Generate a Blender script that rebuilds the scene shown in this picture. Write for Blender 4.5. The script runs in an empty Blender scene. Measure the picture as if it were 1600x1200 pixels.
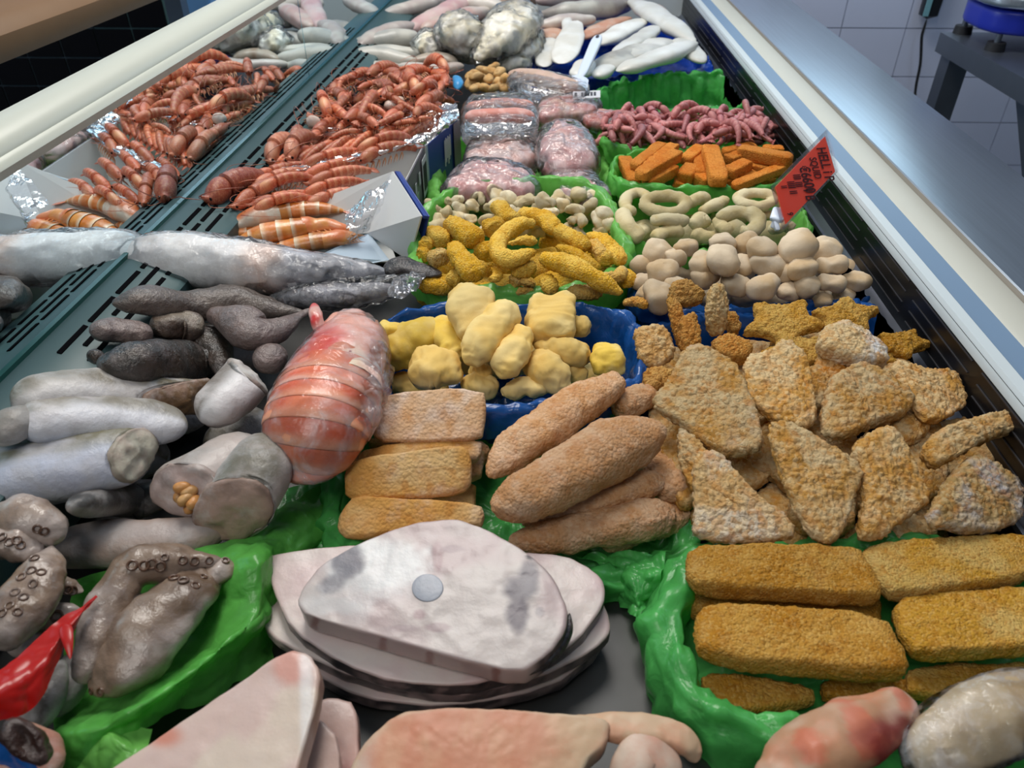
import bpy, math, random
import numpy as np
from mathutils import Matrix, Vector, Euler

# ------------------------------------------------------------------ camera, world, lights
SC = bpy.context.scene
COLL = SC.collection
H = 0.55                       # camera height over the freezer deck (z = 0)
PITCH, YAW, FPX = math.radians(36.87), math.radians(1.53), 1200.0
cam_d = bpy.data.cameras.new('camera')
cam = bpy.data.objects.new('camera', cam_d)
COLL.objects.link(cam)
cam_d.sensor_width = 36.0
cam_d.lens = FPX / 1600 * 36
cam_d.clip_start = 0.02
cam.location = (0, 0, H)
cam.rotation_euler = (math.pi / 2 - PITCH, 0, YAW)
cam_d.dof.use_dof = True
cam_d.dof.focus_distance = 0.85
cam_d.dof.aperture_fstop = 9.0
SC.camera = cam
CR = np.array(Euler(cam.rotation_euler).to_matrix())

SC.view_settings.view_transform = 'Standard'
SC.view_settings.look = 'None'
SC.view_settings.gamma = 1
SC.view_settings.use_curve_mapping = False
SC.view_settings.exposure = -0.16

world = bpy.data.worlds.new('world')
SC.world = world
world.use_nodes = True
world.node_tree.nodes['Background'].inputs[0].default_value = (0.62, 0.80, 1.0, 1)
world.node_tree.nodes['Background'].inputs[1].default_value = 0.9

def area(name, loc, target, sx, sy, watts, color):
    d = bpy.data.lights.new(name, 'AREA')
    d.shape = 'RECTANGLE'; d.size = sx; d.size_y = sy
    d.energy = watts; d.color = color
    o = bpy.data.objects.new(name, d); COLL.objects.link(o)
    o.location = loc
    o.rotation_euler = (Vector(target) - Vector(loc)).to_track_quat('-Z', 'Y').to_euler()
    return o
area('ceiling_panel_light', (-0.35, 1.75, 2.05), (-0.05, 1.15, 0), 0.8, 1.3, 46, (1.0, 0.96, 0.90))
area('front_fill_light', (-0.55, -0.55, 2.05), (-0.2, 0.3, 0), 0.7, 1.0, 15, (1.0, 0.96, 0.90))  # unseen fill lamp added to brighten the faces towards the camera
area('back_wall_fill_light', (1.35, 1.1, 2.05), (1.3, 2.0, 0), 0.5, 1.0, 6, (0.62, 0.78, 1.0))  # unseen cool fill added to brighten the tiled wall and side table
area('shop_window_daylight', (-3.6, 2.0, 1.2), (0.1, 0.9, 0.1), 2.4, 1.8, 85, (0.72, 0.86, 1.0))
area('back_window_daylight', (0.75, 2.57, 0.92), (0.3, 0.6, 0.2), 1.1, 0.9, 5, (0.62, 0.86, 1.0))

# ------------------------------------------------------------------ projection helpers
def ray(u, v):
    d = CR @ np.array([(u - 800) / FPX, -(v - 600) / FPX, -1.0])
    return d
def P(u, v, z=0.0):
    d = ray(u, v)
    t = (z - H) / d[2]
    return np.array([d[0] * t, d[1] * t, z])
def Py(u, v, y):               # point at a given distance along the counter
    d = ray(u, v); t = y / d[1]
    return np.array([d[0] * t, y, H + d[2] * t])
def mpp(p):                    # metres per photo pixel at point p
    q = CR.T @ (np.asarray(p) - np.array([0, 0, H]))
    return -q[2] / FPX
CAMP = np.array([0, 0, H])

# ------------------------------------------------------------------ numpy noise
def _h(i, j, k, seed):
    n = (i * 374761393 + j * 668265263 + k * 2147483647 + seed * 974634777) & 0x7fffffff
    n = ((n ^ (n >> 13)) * 1274126177) & 0x7fffffff
    n = ((n ^ (n >> 11)) * 1103515245) & 0x7fffffff
    return ((n ^ (n >> 16)) & 0xffff) / 32767.5 - 1.0
def vn(p, f=1.0, seed=0):
    q = np.asarray(p, float) * f + 137.3
    i = np.floor(q).astype(np.int64); t = q - i; t = t * t * (3 - 2 * t)
    out = 0
    for a in (0, 1):
        wa = t[:, 0] if a else 1 - t[:, 0]
        for b in (0, 1):
            wb = t[:, 1] if b else 1 - t[:, 1]
            for c in (0, 1):
                wc = t[:, 2] if c else 1 - t[:, 2]
                out = out + wa * wb * wc * _h(i[:, 0] + a, i[:, 1] + b, i[:, 2] + c, seed)
    return out
def fbm(p, f=1.0, o=3, seed=0):
    s = 0; a = 1.0
    for k in range(o):
        s = s + a * vn(p, f * 2.03 ** k, seed + 17 * k); a *= 0.5
    return s
def crease(p, f, seed, o=3):
    s = 0; a = 1.0
    for k in range(o):
        s = s + a * (1 - 1.7 * np.abs(vn(p, f * 1.9 ** k, seed + 7 * k)) ** 0.6); a *= 0.55
    return s
def ridge(p, f=1.0, seed=0, o=2):
    s = 0; a = 1.0
    for k in range(o):
        s = s + a * (1 - 2 * np.abs(vn(p, f * 1.9 ** k, seed + 7 * k))); a *= 0.5
    return s
def sstep(a, b, x):
    t = np.clip((x - a) / (b - a), 0, 1); return t * t * (3 - 2 * t)
_seed = [1]
def ns():
    _seed[0] += 1; return _seed[0]
RNG = random.Random(7)

# ------------------------------------------------------------------ colours and materials
def L(r, g, b):                # sRGB 0-255 -> linear
    f = lambda c: (c / 255 / 12.92) if c <= 10 else (((c / 255) + 0.055) / 1.055) ** 2.4
    return np.array([f(r), f(g), f(b)])
def mixc(c1, c2, t):
    t = np.clip(np.asarray(t), 0, 1)[:, None]
    return np.asarray(c1) * (1 - t) + np.asarray(c2) * t
MATS = {}
def _newmat(name):
    m = bpy.data.materials.new(name); m.use_nodes = True
    nt = m.node_tree; nt.nodes.clear()
    return m, nt, nt.nodes.new('ShaderNodeOutputMaterial')
def _coord(nt, scale=(1, 1, 1)):
    tc = nt.nodes.new('ShaderNodeTexCoord'); mp = nt.nodes.new('ShaderNodeMapping')
    mp.inputs['Scale'].default_value = scale
    nt.links.new(tc.outputs['Object'], mp.inputs[0]); return mp.outputs[0]
def _noise(nt, vec, scale, detail=4, rough=0.55, dist=0):
    n = nt.nodes.new('ShaderNodeTexNoise')
    n.inputs['Scale'].default_value = scale; n.inputs['Detail'].default_value = detail
    n.inputs['Roughness'].default_value = rough; n.inputs['Distortion'].default_value = dist
    nt.links.new(vec, n.inputs['Vector']); return n.outputs['Fac']
def _ramp(nt, fac, lo, hi):
    r = nt.nodes.new('ShaderNodeMapRange'); r.interpolation_type = 'SMOOTHSTEP'
    r.inputs[1].default_value = lo; r.inputs[2].default_value = hi
    nt.links.new(fac, r.inputs[0]); return r.outputs[0]
def _mix(nt, fac, a, b):
    x = nt.nodes.new('ShaderNodeMix'); x.data_type = 'RGBA'
    for s, i in ((fac, 0), (a, 6), (b, 7)):
        if isinstance(s, (int, float)): x.inputs[i].default_value = s
        elif isinstance(s, (tuple, list, np.ndarray)): x.inputs[i].default_value = (*[float(q) for q in s], 1)
        else: nt.links.new(s, x.inputs[i])
    return x.outputs[2]
def food(name, second=None, amt=0.5, nscale=60, frost=None, fscale=25, flo=0.5, fhi=0.75, famt=0.5,
         bump=0.3, bscale=400, bdist=0.002, rough=0.6, coat=0.0, sss=0.0, spec=0.35, vor=0, grain=None, gamt=0.6, vary=0.16):
    """surface whose own colour is the mesh's Col attribute, broken up by node noise and fine relief"""
    m, nt, out = _newmat(name)
    b = nt.nodes.new('ShaderNodeBsdfPrincipled')
    at = nt.nodes.new('ShaderNodeAttribute'); at.attribute_name = 'Col'
    c = at.outputs['Color']; vec = _coord(nt)
    if second is not None:
        f = _ramp(nt, _noise(nt, vec, nscale), 0.42, 0.66)
        mm = nt.nodes.new('ShaderNodeMath'); mm.operation = 'MULTIPLY'; mm.inputs[1].default_value = amt
        nt.links.new(f, mm.inputs[0]); c = _mix(nt, mm.outputs[0], c, second)
    if frost is not None:
        f = _ramp(nt, _noise(nt, vec, fscale, 8, 0.65), flo, fhi)
        mm = nt.nodes.new('ShaderNodeMath'); mm.operation = 'MULTIPLY'; mm.inputs[1].default_value = famt
        nt.links.new(f, mm.inputs[0]); c = _mix(nt, mm.outputs[0], c, frost)
    if grain is not None:        # single crumbs differ in colour
        vc = nt.nodes.new('ShaderNodeTexVoronoi'); vc.inputs['Scale'].default_value = vor or 300
        nt.links.new(vec, vc.inputs['Vector'])
        sp = nt.nodes.new('ShaderNodeSeparateColor'); nt.links.new(vc.outputs['Color'], sp.inputs[0])
        for ch, (cg, lo) in zip((0, 1), grain):
            mm = nt.nodes.new('ShaderNodeMath'); mm.operation = 'MULTIPLY'; mm.inputs[1].default_value = gamt
            nt.links.new(_ramp(nt, sp.outputs[ch], lo, lo + 0.25), mm.inputs[0]); c = _mix(nt, mm.outputs[0], c, tuple(cg))
    if vary:
        oi = nt.nodes.new('ShaderNodeObjectInfo'); mr = nt.nodes.new('ShaderNodeMapRange')
        mr.inputs[3].default_value = 1 - vary; mr.inputs[4].default_value = 1 + vary * 0.8
        nt.links.new(oi.outputs['Random'], mr.inputs[0])
        hv = nt.nodes.new('ShaderNodeHueSaturation'); nt.links.new(mr.outputs[0], hv.inputs['Value']); nt.links.new(c, hv.inputs['Color']); c = hv.outputs[0]
    nt.links.new(c, b.inputs['Base Color'])
    b.inputs['Roughness'].default_value = rough
    b.inputs['Specular IOR Level'].default_value = spec
    b.inputs['Coat Weight'].default_value = coat
    b.inputs['Coat Roughness'].default_value = 0.12
    if sss:
        b.inputs['Subsurface Weight'].default_value = sss
        b.inputs['Subsurface Radius'].default_value = (1, 0.6, 0.4)
        b.inputs['Subsurface Scale'].default_value = 0.004
    if bump:
        bp = nt.nodes.new('ShaderNodeBump')
        bp.inputs['Strength'].default_value = bump; bp.inputs['Distance'].default_value = bdist
        h = _noise(nt, vec, bscale, 4, 0.6)
        if vor:
            vo = nt.nodes.new('ShaderNodeTexVoronoi'); vo.inputs['Scale'].default_value = vor
            nt.links.new(vec, vo.inputs['Vector'])
            ad = nt.nodes.new('ShaderNodeMath'); ad.operation = 'SUBTRACT'
            nt.links.new(h, ad.inputs[0]); nt.links.new(vo.outputs['Distance'], ad.inputs[1]); h = ad.outputs[0]
        nt.links.new(h, bp.inputs['Height'])
        nt.links.new(bp.outputs[0], b.inputs['Normal'])
        if coat: nt.links.new(bp.outputs[0], b.inputs['Coat Normal'])
    nt.links.new(b.outputs[0], out.inputs[0])
    MATS[name] = m; return m
def plain(name, col, rough=0.5, metal=0.0, spec=0.4, bump=0, bscale=200, bstretch=(1, 1, 1), var=0.0, vscale=8, coat=0, emit=0):
    m, nt, out = _newmat(name)
    b = nt.nodes.new('ShaderNodeBsdfPrincipled')
    vec = _coord(nt, bstretch)
    col = tuple(float(x) for x in col)
    if var:
        f = _noise(nt, vec, vscale, 5, 0.6)
        c = _mix(nt, f, tuple(x * (1 - var) for x in col), tuple(min(1, x * (1 + var)) for x in col))
        nt.links.new(c, b.inputs['Base Color'])
    else:
        b.inputs['Base Color'].default_value = (*col, 1)
    b.inputs['Roughness'].default_value = rough; b.inputs['Metallic'].default_value = metal
    b.inputs['Specular IOR Level'].default_value = spec; b.inputs['Coat Weight'].default_value = coat
    if bump:
        bp = nt.nodes.new('ShaderNodeBump'); bp.inputs['Strength'].default_value = bump; bp.inputs['Distance'].default_value = 0.001
        nt.links.new(_noise(nt, vec, bscale, 4), bp.inputs['Height']); nt.links.new(bp.outputs[0], b.inputs['Normal'])
    nt.links.new(b.outputs[0], out.inputs[0])
    MATS[name] = m; return m
def liner_mat(name, col, trans=0.35, rough=0.28):
    m, nt, out = _newmat(name)
    b = nt.nodes.new('ShaderNodeBsdfPrincipled'); t = nt.nodes.new('ShaderNodeBsdfTranslucent'); mx = nt.nodes.new('ShaderNodeMixShader')
    vec = _coord(nt)
    c = _mix(nt, _ramp(nt, _noise(nt, vec, 30, 3), 0.3, 0.75), tuple(col * 0.8), tuple(np.minimum(col * 1.15 + 0.015, 1)))
    nt.links.new(c, b.inputs['Base Color']); nt.links.new(c, t.inputs['Color'])
    b.inputs['Roughness'].default_value = rough; b.inputs['Specular IOR Level'].default_value = 0.55
    bp = nt.nodes.new('ShaderNodeBump'); bp.inputs['Strength'].default_value = 0.5; bp.inputs['Distance'].default_value = 0.003
    nt.links.new(_noise(nt, vec, 55, 3, 0.5, 1.2), bp.inputs['Height']); nt.links.new(bp.outputs[0], b.inputs['Normal'])
    mx.inputs[0].default_value = trans
    nt.links.new(b.outputs[0], mx.inputs[1]); nt.links.new(t.outputs[0], mx.inputs[2]); nt.links.new(mx.outputs[0], out.inputs[0])
    MATS[name] = m; return m
def film_mat(name, tint=(0.97, 0.98, 1.0), milk=0.10, wrinkle=55, strength=0.9, stretch=(1, 1, 1), gl=1.0):
    """clear film: see-through, a little milky where it folds, with glossy wrinkles"""
    m, nt, out = _newmat(name)
    tr = nt.nodes.new('ShaderNodeBsdfTransparent'); tr.inputs[0].default_value = (*tint, 1)
    df = nt.nodes.new('ShaderNodeBsdfDiffuse'); df.inputs[0].default_value = (0.86, 0.87, 0.9, 1)
    gb = nt.nodes.new('ShaderNodeBsdfGlossy'); gb.inputs['Roughness'].default_value = 0.11
    vec = _coord(nt, stretch)
    n = _noise(nt, vec, wrinkle, 3, 0.5, 1.5)
    bp = nt.nodes.new('ShaderNodeBump'); bp.inputs['Strength'].default_value = strength; bp.inputs['Distance'].default_value = 0.004
    nt.links.new(n, bp.inputs['Height']); nt.links.new(bp.outputs[0], gb.inputs['Normal'])
    mk_ = _ramp(nt, _noise(nt, vec, wrinkle * 0.6, 5, 0.6, 1.0), 0.4, 0.75)
    m2 = nt.nodes.new('ShaderNodeMath'); m2.operation = 'MULTIPLY'; m2.inputs[1].default_value = milk * 2; nt.links.new(mk_, m2.inputs[0])
    x1 = nt.nodes.new('ShaderNodeMixShader'); nt.links.new(m2.outputs[0], x1.inputs[0]); nt.links.new(tr.outputs[0], x1.inputs[1]); nt.links.new(df.outputs[0], x1.inputs[2])
    fr = nt.nodes.new('ShaderNodeFresnel'); fr.inputs[0].default_value = 1.4
    m1 = nt.nodes.new('ShaderNodeMath'); m1.operation = 'MULTIPLY'; m1.inputs[1].default_value = gl; m1.use_clamp = True; nt.links.new(fr.outputs[0], m1.inputs[0])
    x2 = nt.nodes.new('ShaderNodeMixShader'); nt.links.new(m1.outputs[0], x2.inputs[0]); nt.links.new(x1.outputs[0], x2.inputs[1]); nt.links.new(gb.outputs[0], x2.inputs[2])
    nt.links.new(x2.outputs[0], out.inputs[0])
    MATS[name] = m; return m

# ------------------------------------------------------------------ mesh helpers
def mesh(name, V, F, mat, col=None, smooth=True):
    """V: N x 3; F: list of integer arrays (k x 3 or k x 4)"""
    V = np.asarray(V, dtype=np.float32); me = bpy.data.meshes.new(name)
    F = [np.asarray(f, dtype=np.int32) for f in (F if isinstance(F, list) else [F]) if len(f)]
    nl = sum(f.size for f in F); npoly = sum(len(f) for f in F)
    me.vertices.add(len(V)); me.vertices.foreach_set('co', V.ravel())
    me.loops.add(nl); me.loops.foreach_set('vertex_index', np.concatenate([f.ravel() for f in F]))
    tot = np.concatenate([np.full(len(f), f.shape[1], dtype=np.int32) for f in F])
    st = np.concatenate([[0], np.cumsum(tot)[:-1]]).astype(np.int32)
    me.polygons.add(npoly); me.polygons.foreach_set('loop_start', st)
    try: me.polygons.foreach_set('loop_total', tot)
    except Exception: pass
    me.polygons.foreach_set('use_smooth', np.full(npoly, bool(smooth)))
    me.update(calc_edges=True); me.validate()
    if smooth and len(V) < 400:
        me.set_sharp_from_angle(angle=math.radians(38))
    if col is not None:
        col = np.asarray(col, dtype=np.float32)
        if col.ndim == 1: col = np.tile(col, (len(V), 1))
        a = me.attributes.new('Col', 'FLOAT_COLOR', 'POINT')
        a.data.foreach_set('color', np.concatenate([col, np.ones((len(V), 1), np.float32)], 1).ravel())
    if mat is not None: me.materials.append(MATS[mat] if isinstance(mat, str) else mat)
    return me
def tag(o, label=None, cat=None, group=None, kind=None):
    if label: o['label'] = label
    if cat: o['category'] = cat
    if group: o['group'] = group
    if kind: o['kind'] = kind
    return o
def base_of(V):
    return np.array([V[:, 0].mean(), V[:, 1].mean(), V[:, 2].min()])
def thing(name, label, cat, loc, group=None):
    o = bpy.data.objects.new(name, None); COLL.objects.link(o)
    o.empty_display_size = 0.02
    o.location = tuple(float(x) for x in loc)
    return tag(o, label, cat, group)
def part(name, geo, mat, parent, col=None, smooth=True, label=None, kind=None):
    """geo in world space; parent's accumulated location is subtracted"""
    V, F = geo[0], geo[1]
    off = np.zeros(3); q = parent
    while q is not None:
        off += np.array(q.location); q = q.parent
    me = mesh(name, V - off, F, mat, col, smooth)
    o = bpy.data.objects.new(name, me); COLL.objects.link(o); o.parent = parent
    if label: o['label'] = label
    if kind: o['kind'] = kind
    return o
def solo(name, geo, mat, label, cat, group=None, col=None, smooth=True, kind=None):
    V, F = geo[0], geo[1]; b = base_of(V)
    me = mesh(name, V - b, F, mat, col, smooth)
    o = bpy.data.objects.new(name, me); COLL.objects.link(o); o.location = tuple(float(x) for x in b)
    return tag(o, label, cat, group, kind)
def struct(name, geo, mat, smooth=False, col=None):
    return solo(name, geo, mat, None, None, None, col, smooth, 'structure')
def copy_tree(o, parent=None):
    c = o.copy(); COLL.objects.link(c)
    if parent is not None: c.parent = parent
    for ch in list(o.children): copy_tree(ch, c)
    return c
def join(*gs):
    V = []; F = []; n = 0; C = []
    for g in gs:
        V.append(g[0]); F += [np.asarray(f) + n for f in (g[1] if isinstance(g[1], list) else [g[1]]) if len(f)]; n += len(g[0])
        if len(g) > 2: C.append(g[2])
    return (np.concatenate(V), F) + ((np.concatenate(C),) if C else ())
def vnorm(V, F):
    N = np.zeros_like(V)
    for f in F:
        f = np.asarray(f)
        if not len(f): continue
        if f.shape[1] == 4: n = np.cross(V[f[:, 2]] - V[f[:, 0]], V[f[:, 3]] - V[f[:, 1]])
        else: n = np.cross(V[f[:, 1]] - V[f[:, 0]], V[f[:, 2]] - V[f[:, 0]])
        for k in range(f.shape[1]): np.add.at(N, f[:, k], n)
    return N / np.maximum(np.linalg.norm(N, axis=1, keepdims=True), 1e-12)
def billow(p, f, seed, o=2):
    s = 0; a = 1.0
    for k in range(o):
        s = s + a * (2.4 * np.abs(vn(p, f * 2.1 ** k, seed + 5 * k)) - 0.9); a *= 0.5
    return s
def disp(g, amp, f, o=3, seed=None, ridged=False):
    V, F = g[0], g[1]; N = vnorm(V, F); seed = ns() if seed is None else seed
    d = billow(V, f, seed, o) if ridged == 'b' else (ridge(V, f, seed, o) if ridged else fbm(V, f, o, seed))
    return (V + N * (d * amp)[:, None], F) + tuple(g[2:])
def cr(pts, m):
    """Catmull-Rom resample of control rows"""
    p = np.asarray(pts, float)
    if len(p) == 2: return p[0] + (p[1] - p[0]) * np.linspace(0, 1, m)[:, None]
    q = np.concatenate([[2 * p[0] - p[1]], p, [2 * p[-1] - p[-2]]])
    t = np.linspace(0, len(p) - 1 - 1e-9, m); i = t.astype(int); t = (t - i)[:, None]
    a, b, c, d = q[i], q[i + 1], q[i + 2], q[i + 3]
    return 0.5 * (2 * b + (c - a) * t + (2 * a - 5 * b + 4 * c - d) * t ** 2 + (3 * b - a - 3 * c + d) * t ** 3)
def gridf(r, n, closed=True):
    f = []
    i = np.arange(r - 1)[:, None]; j = np.arange(n if closed else n - 1)[None, :]
    a = i * n + j; b = i * n + (j + 1) % n
    return np.stack([a, b, b + n, a + n], -1).reshape(-1, 4)
def tube(pts, rad, n=20, m=30, up=(0, 0, 1), sq=2.0, ends=(4.0, 4.0), roll=0.0, arc=True):
    """swept body; rad rows (half width, half height); ends: bluntness of the rounded ends (None = open cut, flat cap).
    prm columns: s along, cos(phi) sideways, sin(phi) up"""
    p = cr(pts, m); rad = np.asarray(rad, float)
    if rad.ndim == 1: rad = np.tile(rad, (2, 1))
    s = np.linspace(0, 1, m)
    if ends[0] or ends[1]:      # concentrate rings at the ends
        s = 0.5 - 0.5 * np.cos(np.pi * s) * (0.75 + 0.25 * np.abs(np.cos(np.pi * s)))
        k = np.linspace(0, 1, m)
        p = np.stack([np.interp(s, k, p[:, q]) for q in range(3)], 1)
    rr = cr(rad, 60) if len(rad) > 2 else rad
    r = np.stack([np.interp(s, np.linspace(0, 1, len(rr)), rr[:, q]) for q in range(2)], 1)
    e = np.ones(m)
    if ends[0]: e = e * np.where(s < 0.5, np.maximum(1 - np.clip(1 - 2 * s, 0, 1) ** ends[0], 0) ** 0.5, 1)
    if ends[1]: e = e * np.where(s >= 0.5, np.maximum(1 - np.clip(2 * s - 1, 0, 1) ** ends[1], 0) ** 0.5, 1)
    r = r * np.maximum(e, 0.02)[:, None]
    t = np.gradient(p, axis=0); t /= np.maximum(np.linalg.norm(t, axis=1, keepdims=True), 1e-9)
    up = np.asarray(up, float)
    sd = np.cross(t, up); bad = np.linalg.norm(sd, axis=1) < 0.15
    if bad.any():
        alt = np.cross(t, np.array([0, 1.0, 0])); sd[bad] = alt[bad]
    sd /= np.maximum(np.linalg.norm(sd, axis=1, keepdims=True), 1e-9)
    for i in range(1, m):
        if np.dot(sd[i], sd[i - 1]) < 0: sd[i] *= -1
    uv = np.cross(sd, t)
    ph = np.linspace(0, 2 * np.pi, n, endpoint=False)
    c, q = np.cos(ph), np.sin(ph)
    ca = np.sign(c) * np.abs(c) ** (2 / sq); sa = np.sign(q) * np.abs(q) ** (2 / sq)
    cc = ca * math.cos(roll) - sa * math.sin(roll) * 1.0; ss = sa
    if roll:
        a2 = np.stack([ca, sa], 0)
        sd2 = sd * math.cos(roll) + uv * math.sin(roll); uv2 = uv * math.cos(roll) - sd * math.sin(roll)
        sd, uv = sd2, uv2
    V = p[:, None, :] + sd[:, None, :] * (r[:, 0:1] * ca[None, :])[..., None] + uv[:, None, :] * (r[:, 1:2] * sa[None, :])[..., None]
    V = V.reshape(-1, 3)
    prm = np.stack([np.repeat(s, n), np.tile(c, m), np.tile(q, m)], 1)
    F = [gridf(m, n)[:, ::-1]]
    V = np.concatenate([V, p[:1], p[-1:]]); prm = np.concatenate([prm, [[0, 0, 0]], [[1, 0, 0]]])
    j = np.arange(n); a = m * n
    F.append(np.stack([np.full(n, a), j, (j + 1) % n], 1)[:, ::-1] if False else np.stack([j, (j + 1) % n, np.full(n, a)], 1))
    F.append(np.stack([(m - 1) * n + (j + 1) % n, (m - 1) * n + j, np.full(n, a + 1)], 1))
    return V, F, prm
def blob(c, r, n=24, m=16, sq=2.2, rot=None):
    """super-ellipsoid; r = (rx, ry, rz)"""
    th = np.linspace(-np.pi / 2, np.pi / 2, m); ph = np.linspace(0, 2 * np.pi, n, endpoint=False)
    e = 2 / sq; f = lambda x: np.sign(x) * np.abs(x) ** e
    X = f(np.cos(th))[:, None] * f(np.cos(ph))[None]; Y = f(np.cos(th))[:, None] * f(np.sin(ph))[None]; Z = np.repeat(f(np.sin(th))[:, None], n, 1)
    V = np.stack([X, Y, Z], -1).reshape(-1, 3) * np.asarray(r)
    if rot is not None: V = V @ np.asarray(rot).T
    V = V + np.asarray(c)
    return V, [gridf(m, n)], np.stack([X.ravel(), Y.ravel(), Z.ravel()], 1)
def rotm(yaw=0, tilt=0, roll=0):
    return np.array(Euler((tilt, roll, yaw)).to_matrix())
def outline(poly, n, rnd=2):
    p = np.asarray(poly, float)
    for _ in range(rnd):
        a = p * 0.8 + np.roll(p, -1, 0) * 0.2; b = p * 0.2 + np.roll(p, -1, 0) * 0.8
        p = np.stack([a, b], 1).reshape(-1, p.shape[1])
    q = np.concatenate([p, p[:1]]); d = np.concatenate([[0], np.cumsum(np.linalg.norm(np.diff(q, axis=0), axis=1))])
    t = np.linspace(0, d[-1], n, endpoint=False)
    return np.stack([np.interp(t, d, q[:, k]) for k in range(p.shape[1])], 1)
def slab(poly, nrm, th, n=80, bev=None, k=12, rnd=2, dome=0.0, flare=0.0, rest=False):
    """piece of thickness th whose top outline is poly (world points on a plane); prm: radial 0-1, side flag, height 0-1"""
    o = outline(poly, n, rnd); c = o.mean(0); nrm = np.asarray(nrm, float) / np.linalg.norm(nrm)
    ar = 0
    e1 = o[0] - c; e1 = e1 / np.linalg.norm(e1); e2 = np.cross(nrm, e1)
    x, y = (o - c) @ e1, (o - c) @ e2
    if np.sum(x * np.roll(y, -1) - y * np.roll(x, -1)) < 0: o = o[::-1]
    R = np.linalg.norm(o - c, axis=1).mean(); bev = min(th * 0.35, R * 0.3) if bev is None else bev
    rows = []
    for s in np.linspace(0.0, 1, k)[1:]: rows.append((s * (1 - bev / R), dome * (1 - s * s), s * (1 - bev / R), 0))
    for a in (30, 60, 90): rows.append((1 - bev / R + bev / R * math.sin(math.radians(a)), -bev + bev * math.cos(math.radians(a)), 1, 0.5 if a < 80 else 1))
    for z in np.linspace(0, 1, 5)[1:-1]: rows.append((1 + flare * z, -bev - (th - 2 * bev) * z, 1, 1))
    for a in (90, 60, 30): rows.append(((1 + flare) - bev / R + bev / R * math.sin(math.radians(a)), -(th - bev) - bev * math.cos(math.radians(a)), 1, 1))
    for s in (0.6, 0.25): rows.append((s, -th, s, 1))
    V = [c + nrm * dome]; prm = [[0, 0, 1]]
    for (s, h, rr, sd) in rows:
        V.append(c + (o - c) * s + nrm * h); prm += [[rr, sd, 1 + h / th]] * n
    V = np.concatenate([np.atleast_2d(q) for q in V] + [np.atleast_2d(c - nrm * th)]); prm.append([0, 1, 0])
    r = len(rows); F = [gridf(r, n)[:, ::-1] + 1]
    j = np.arange(n); F.append(np.stack([np.zeros(n, int), 1 + j, 1 + (j + 1) % n], 1))
    F.append(np.stack([1 + (r - 1) * n + (j + 1) % n, 1 + (r - 1) * n + j, np.full(n, 1 + r * n)], 1))
    return V, F, np.array(prm)
def plane_poly(px, z, tilt=0, side=0):
    """photo outline laid on a plane through its centroid at height z; tilt leans the face to the viewer, side leans it right"""
    a, b = math.radians(tilt), math.radians(side)
    n = np.array([math.sin(b), -math.sin(a), math.cos(a) * math.cos(b)]); n /= np.linalg.norm(n)
    px = np.asarray(px, float); c = P(px[:, 0].mean(), px[:, 1].mean(), z)
    out = []
    for u, v in px:
        d = ray(u, v); t = np.dot(n, c - CAMP) / np.dot(n, d); out.append(CAMP + d * t)
    return np.array(out), n
def sheet(ctrl, nu=60, nv=60, crumple=0.003, f=40, rag=0.0, seed=None):
    """film through a grid of (u, v, z) photo control points (rows x cols)"""
    C = np.array([[P(*q) for q in row] for row in ctrl])
    A = np.stack([cr(C[i], nu) for i in range(len(C))])
    B = np.stack([cr(A[:, j], nv) for j in range(nu)], 1)
    V = B.reshape(-1, 3); F = [gridf(nv, nu, False)]; sd = ns() if seed is None else seed
    N = vnorm(V, F)
    V = V + N * ((crease(V, f, sd, 3) * 0.7 + fbm(V, f * 0.6, 2, sd + 3) * 0.6) * crumple)[:, None]
    if rag: V = V + np.stack([vn(V, f * 1.3, sd + 5), vn(V, f * 1.3, sd + 6), vn(V, f * 1.3, sd + 8)], 1) * rag
    V[:, 2] = np.maximum(V[:, 2], 0.002)
    return V, F
def box(lo, hi):
    lo, hi = np.asarray(lo, float), np.asarray(hi, float)
    V = np.array([[x, y, z] for z in (lo[2], hi[2]) for y in (lo[1], hi[1]) for x in (lo[0], hi[0])])
    return V, [np.array([[0, 2, 3, 1], [4, 5, 7, 6], [0, 1, 5, 4], [1, 3, 7, 5], [3, 2, 6, 7], [2, 0, 4, 6]])]
def bar(profile, y0, y1):
    """extrude an XZ profile (counter-clockwise seen from -Y) along the counter"""
    p = np.asarray(profile, float); n = len(p)
    V = np.concatenate([np.stack([p[:, 0], np.full(n, y), p[:, 1]], 1) for y in (y0, y1)])
    j = np.arange(n); F = [np.stack([j, (j + 1) % n, n + (j + 1) % n, n + j], 1)]
    c0 = V[:n].mean(0); c1 = V[n:].mean(0); V = np.concatenate([V, [c0], [c1]])
    F.append(np.stack([(j + 1) % n, j, np.full(n, 2 * n)], 1)); F.append(np.stack([n + j, n + (j + 1) % n, np.full(n, 2 * n + 1)], 1))
    return V, F
def quadslab(a, b, c, d, th):
    """thin board with top corners a b c d, thickness th below"""
    Q = np.array([a, b, c, d]); n = np.cross(Q[1] - Q[0], Q[3] - Q[0]); n /= np.linalg.norm(n)
    V = np.concatenate([Q, Q - n * th])
    return V, [np.array([[0, 1, 2, 3], [7, 6, 5, 4], [0, 4, 5, 1], [1, 5, 6, 2], [2, 6, 7, 3], [3, 7, 4, 0]])]
ORD = ['leftmost', 'second from left', 'third from left', 'fourth from left', 'fifth from left', 'sixth from left', 'seventh from left', 'eighth from left', 'ninth from left', 'tenth from left', 'eleventh from left', 'twelfth from left']
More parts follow.
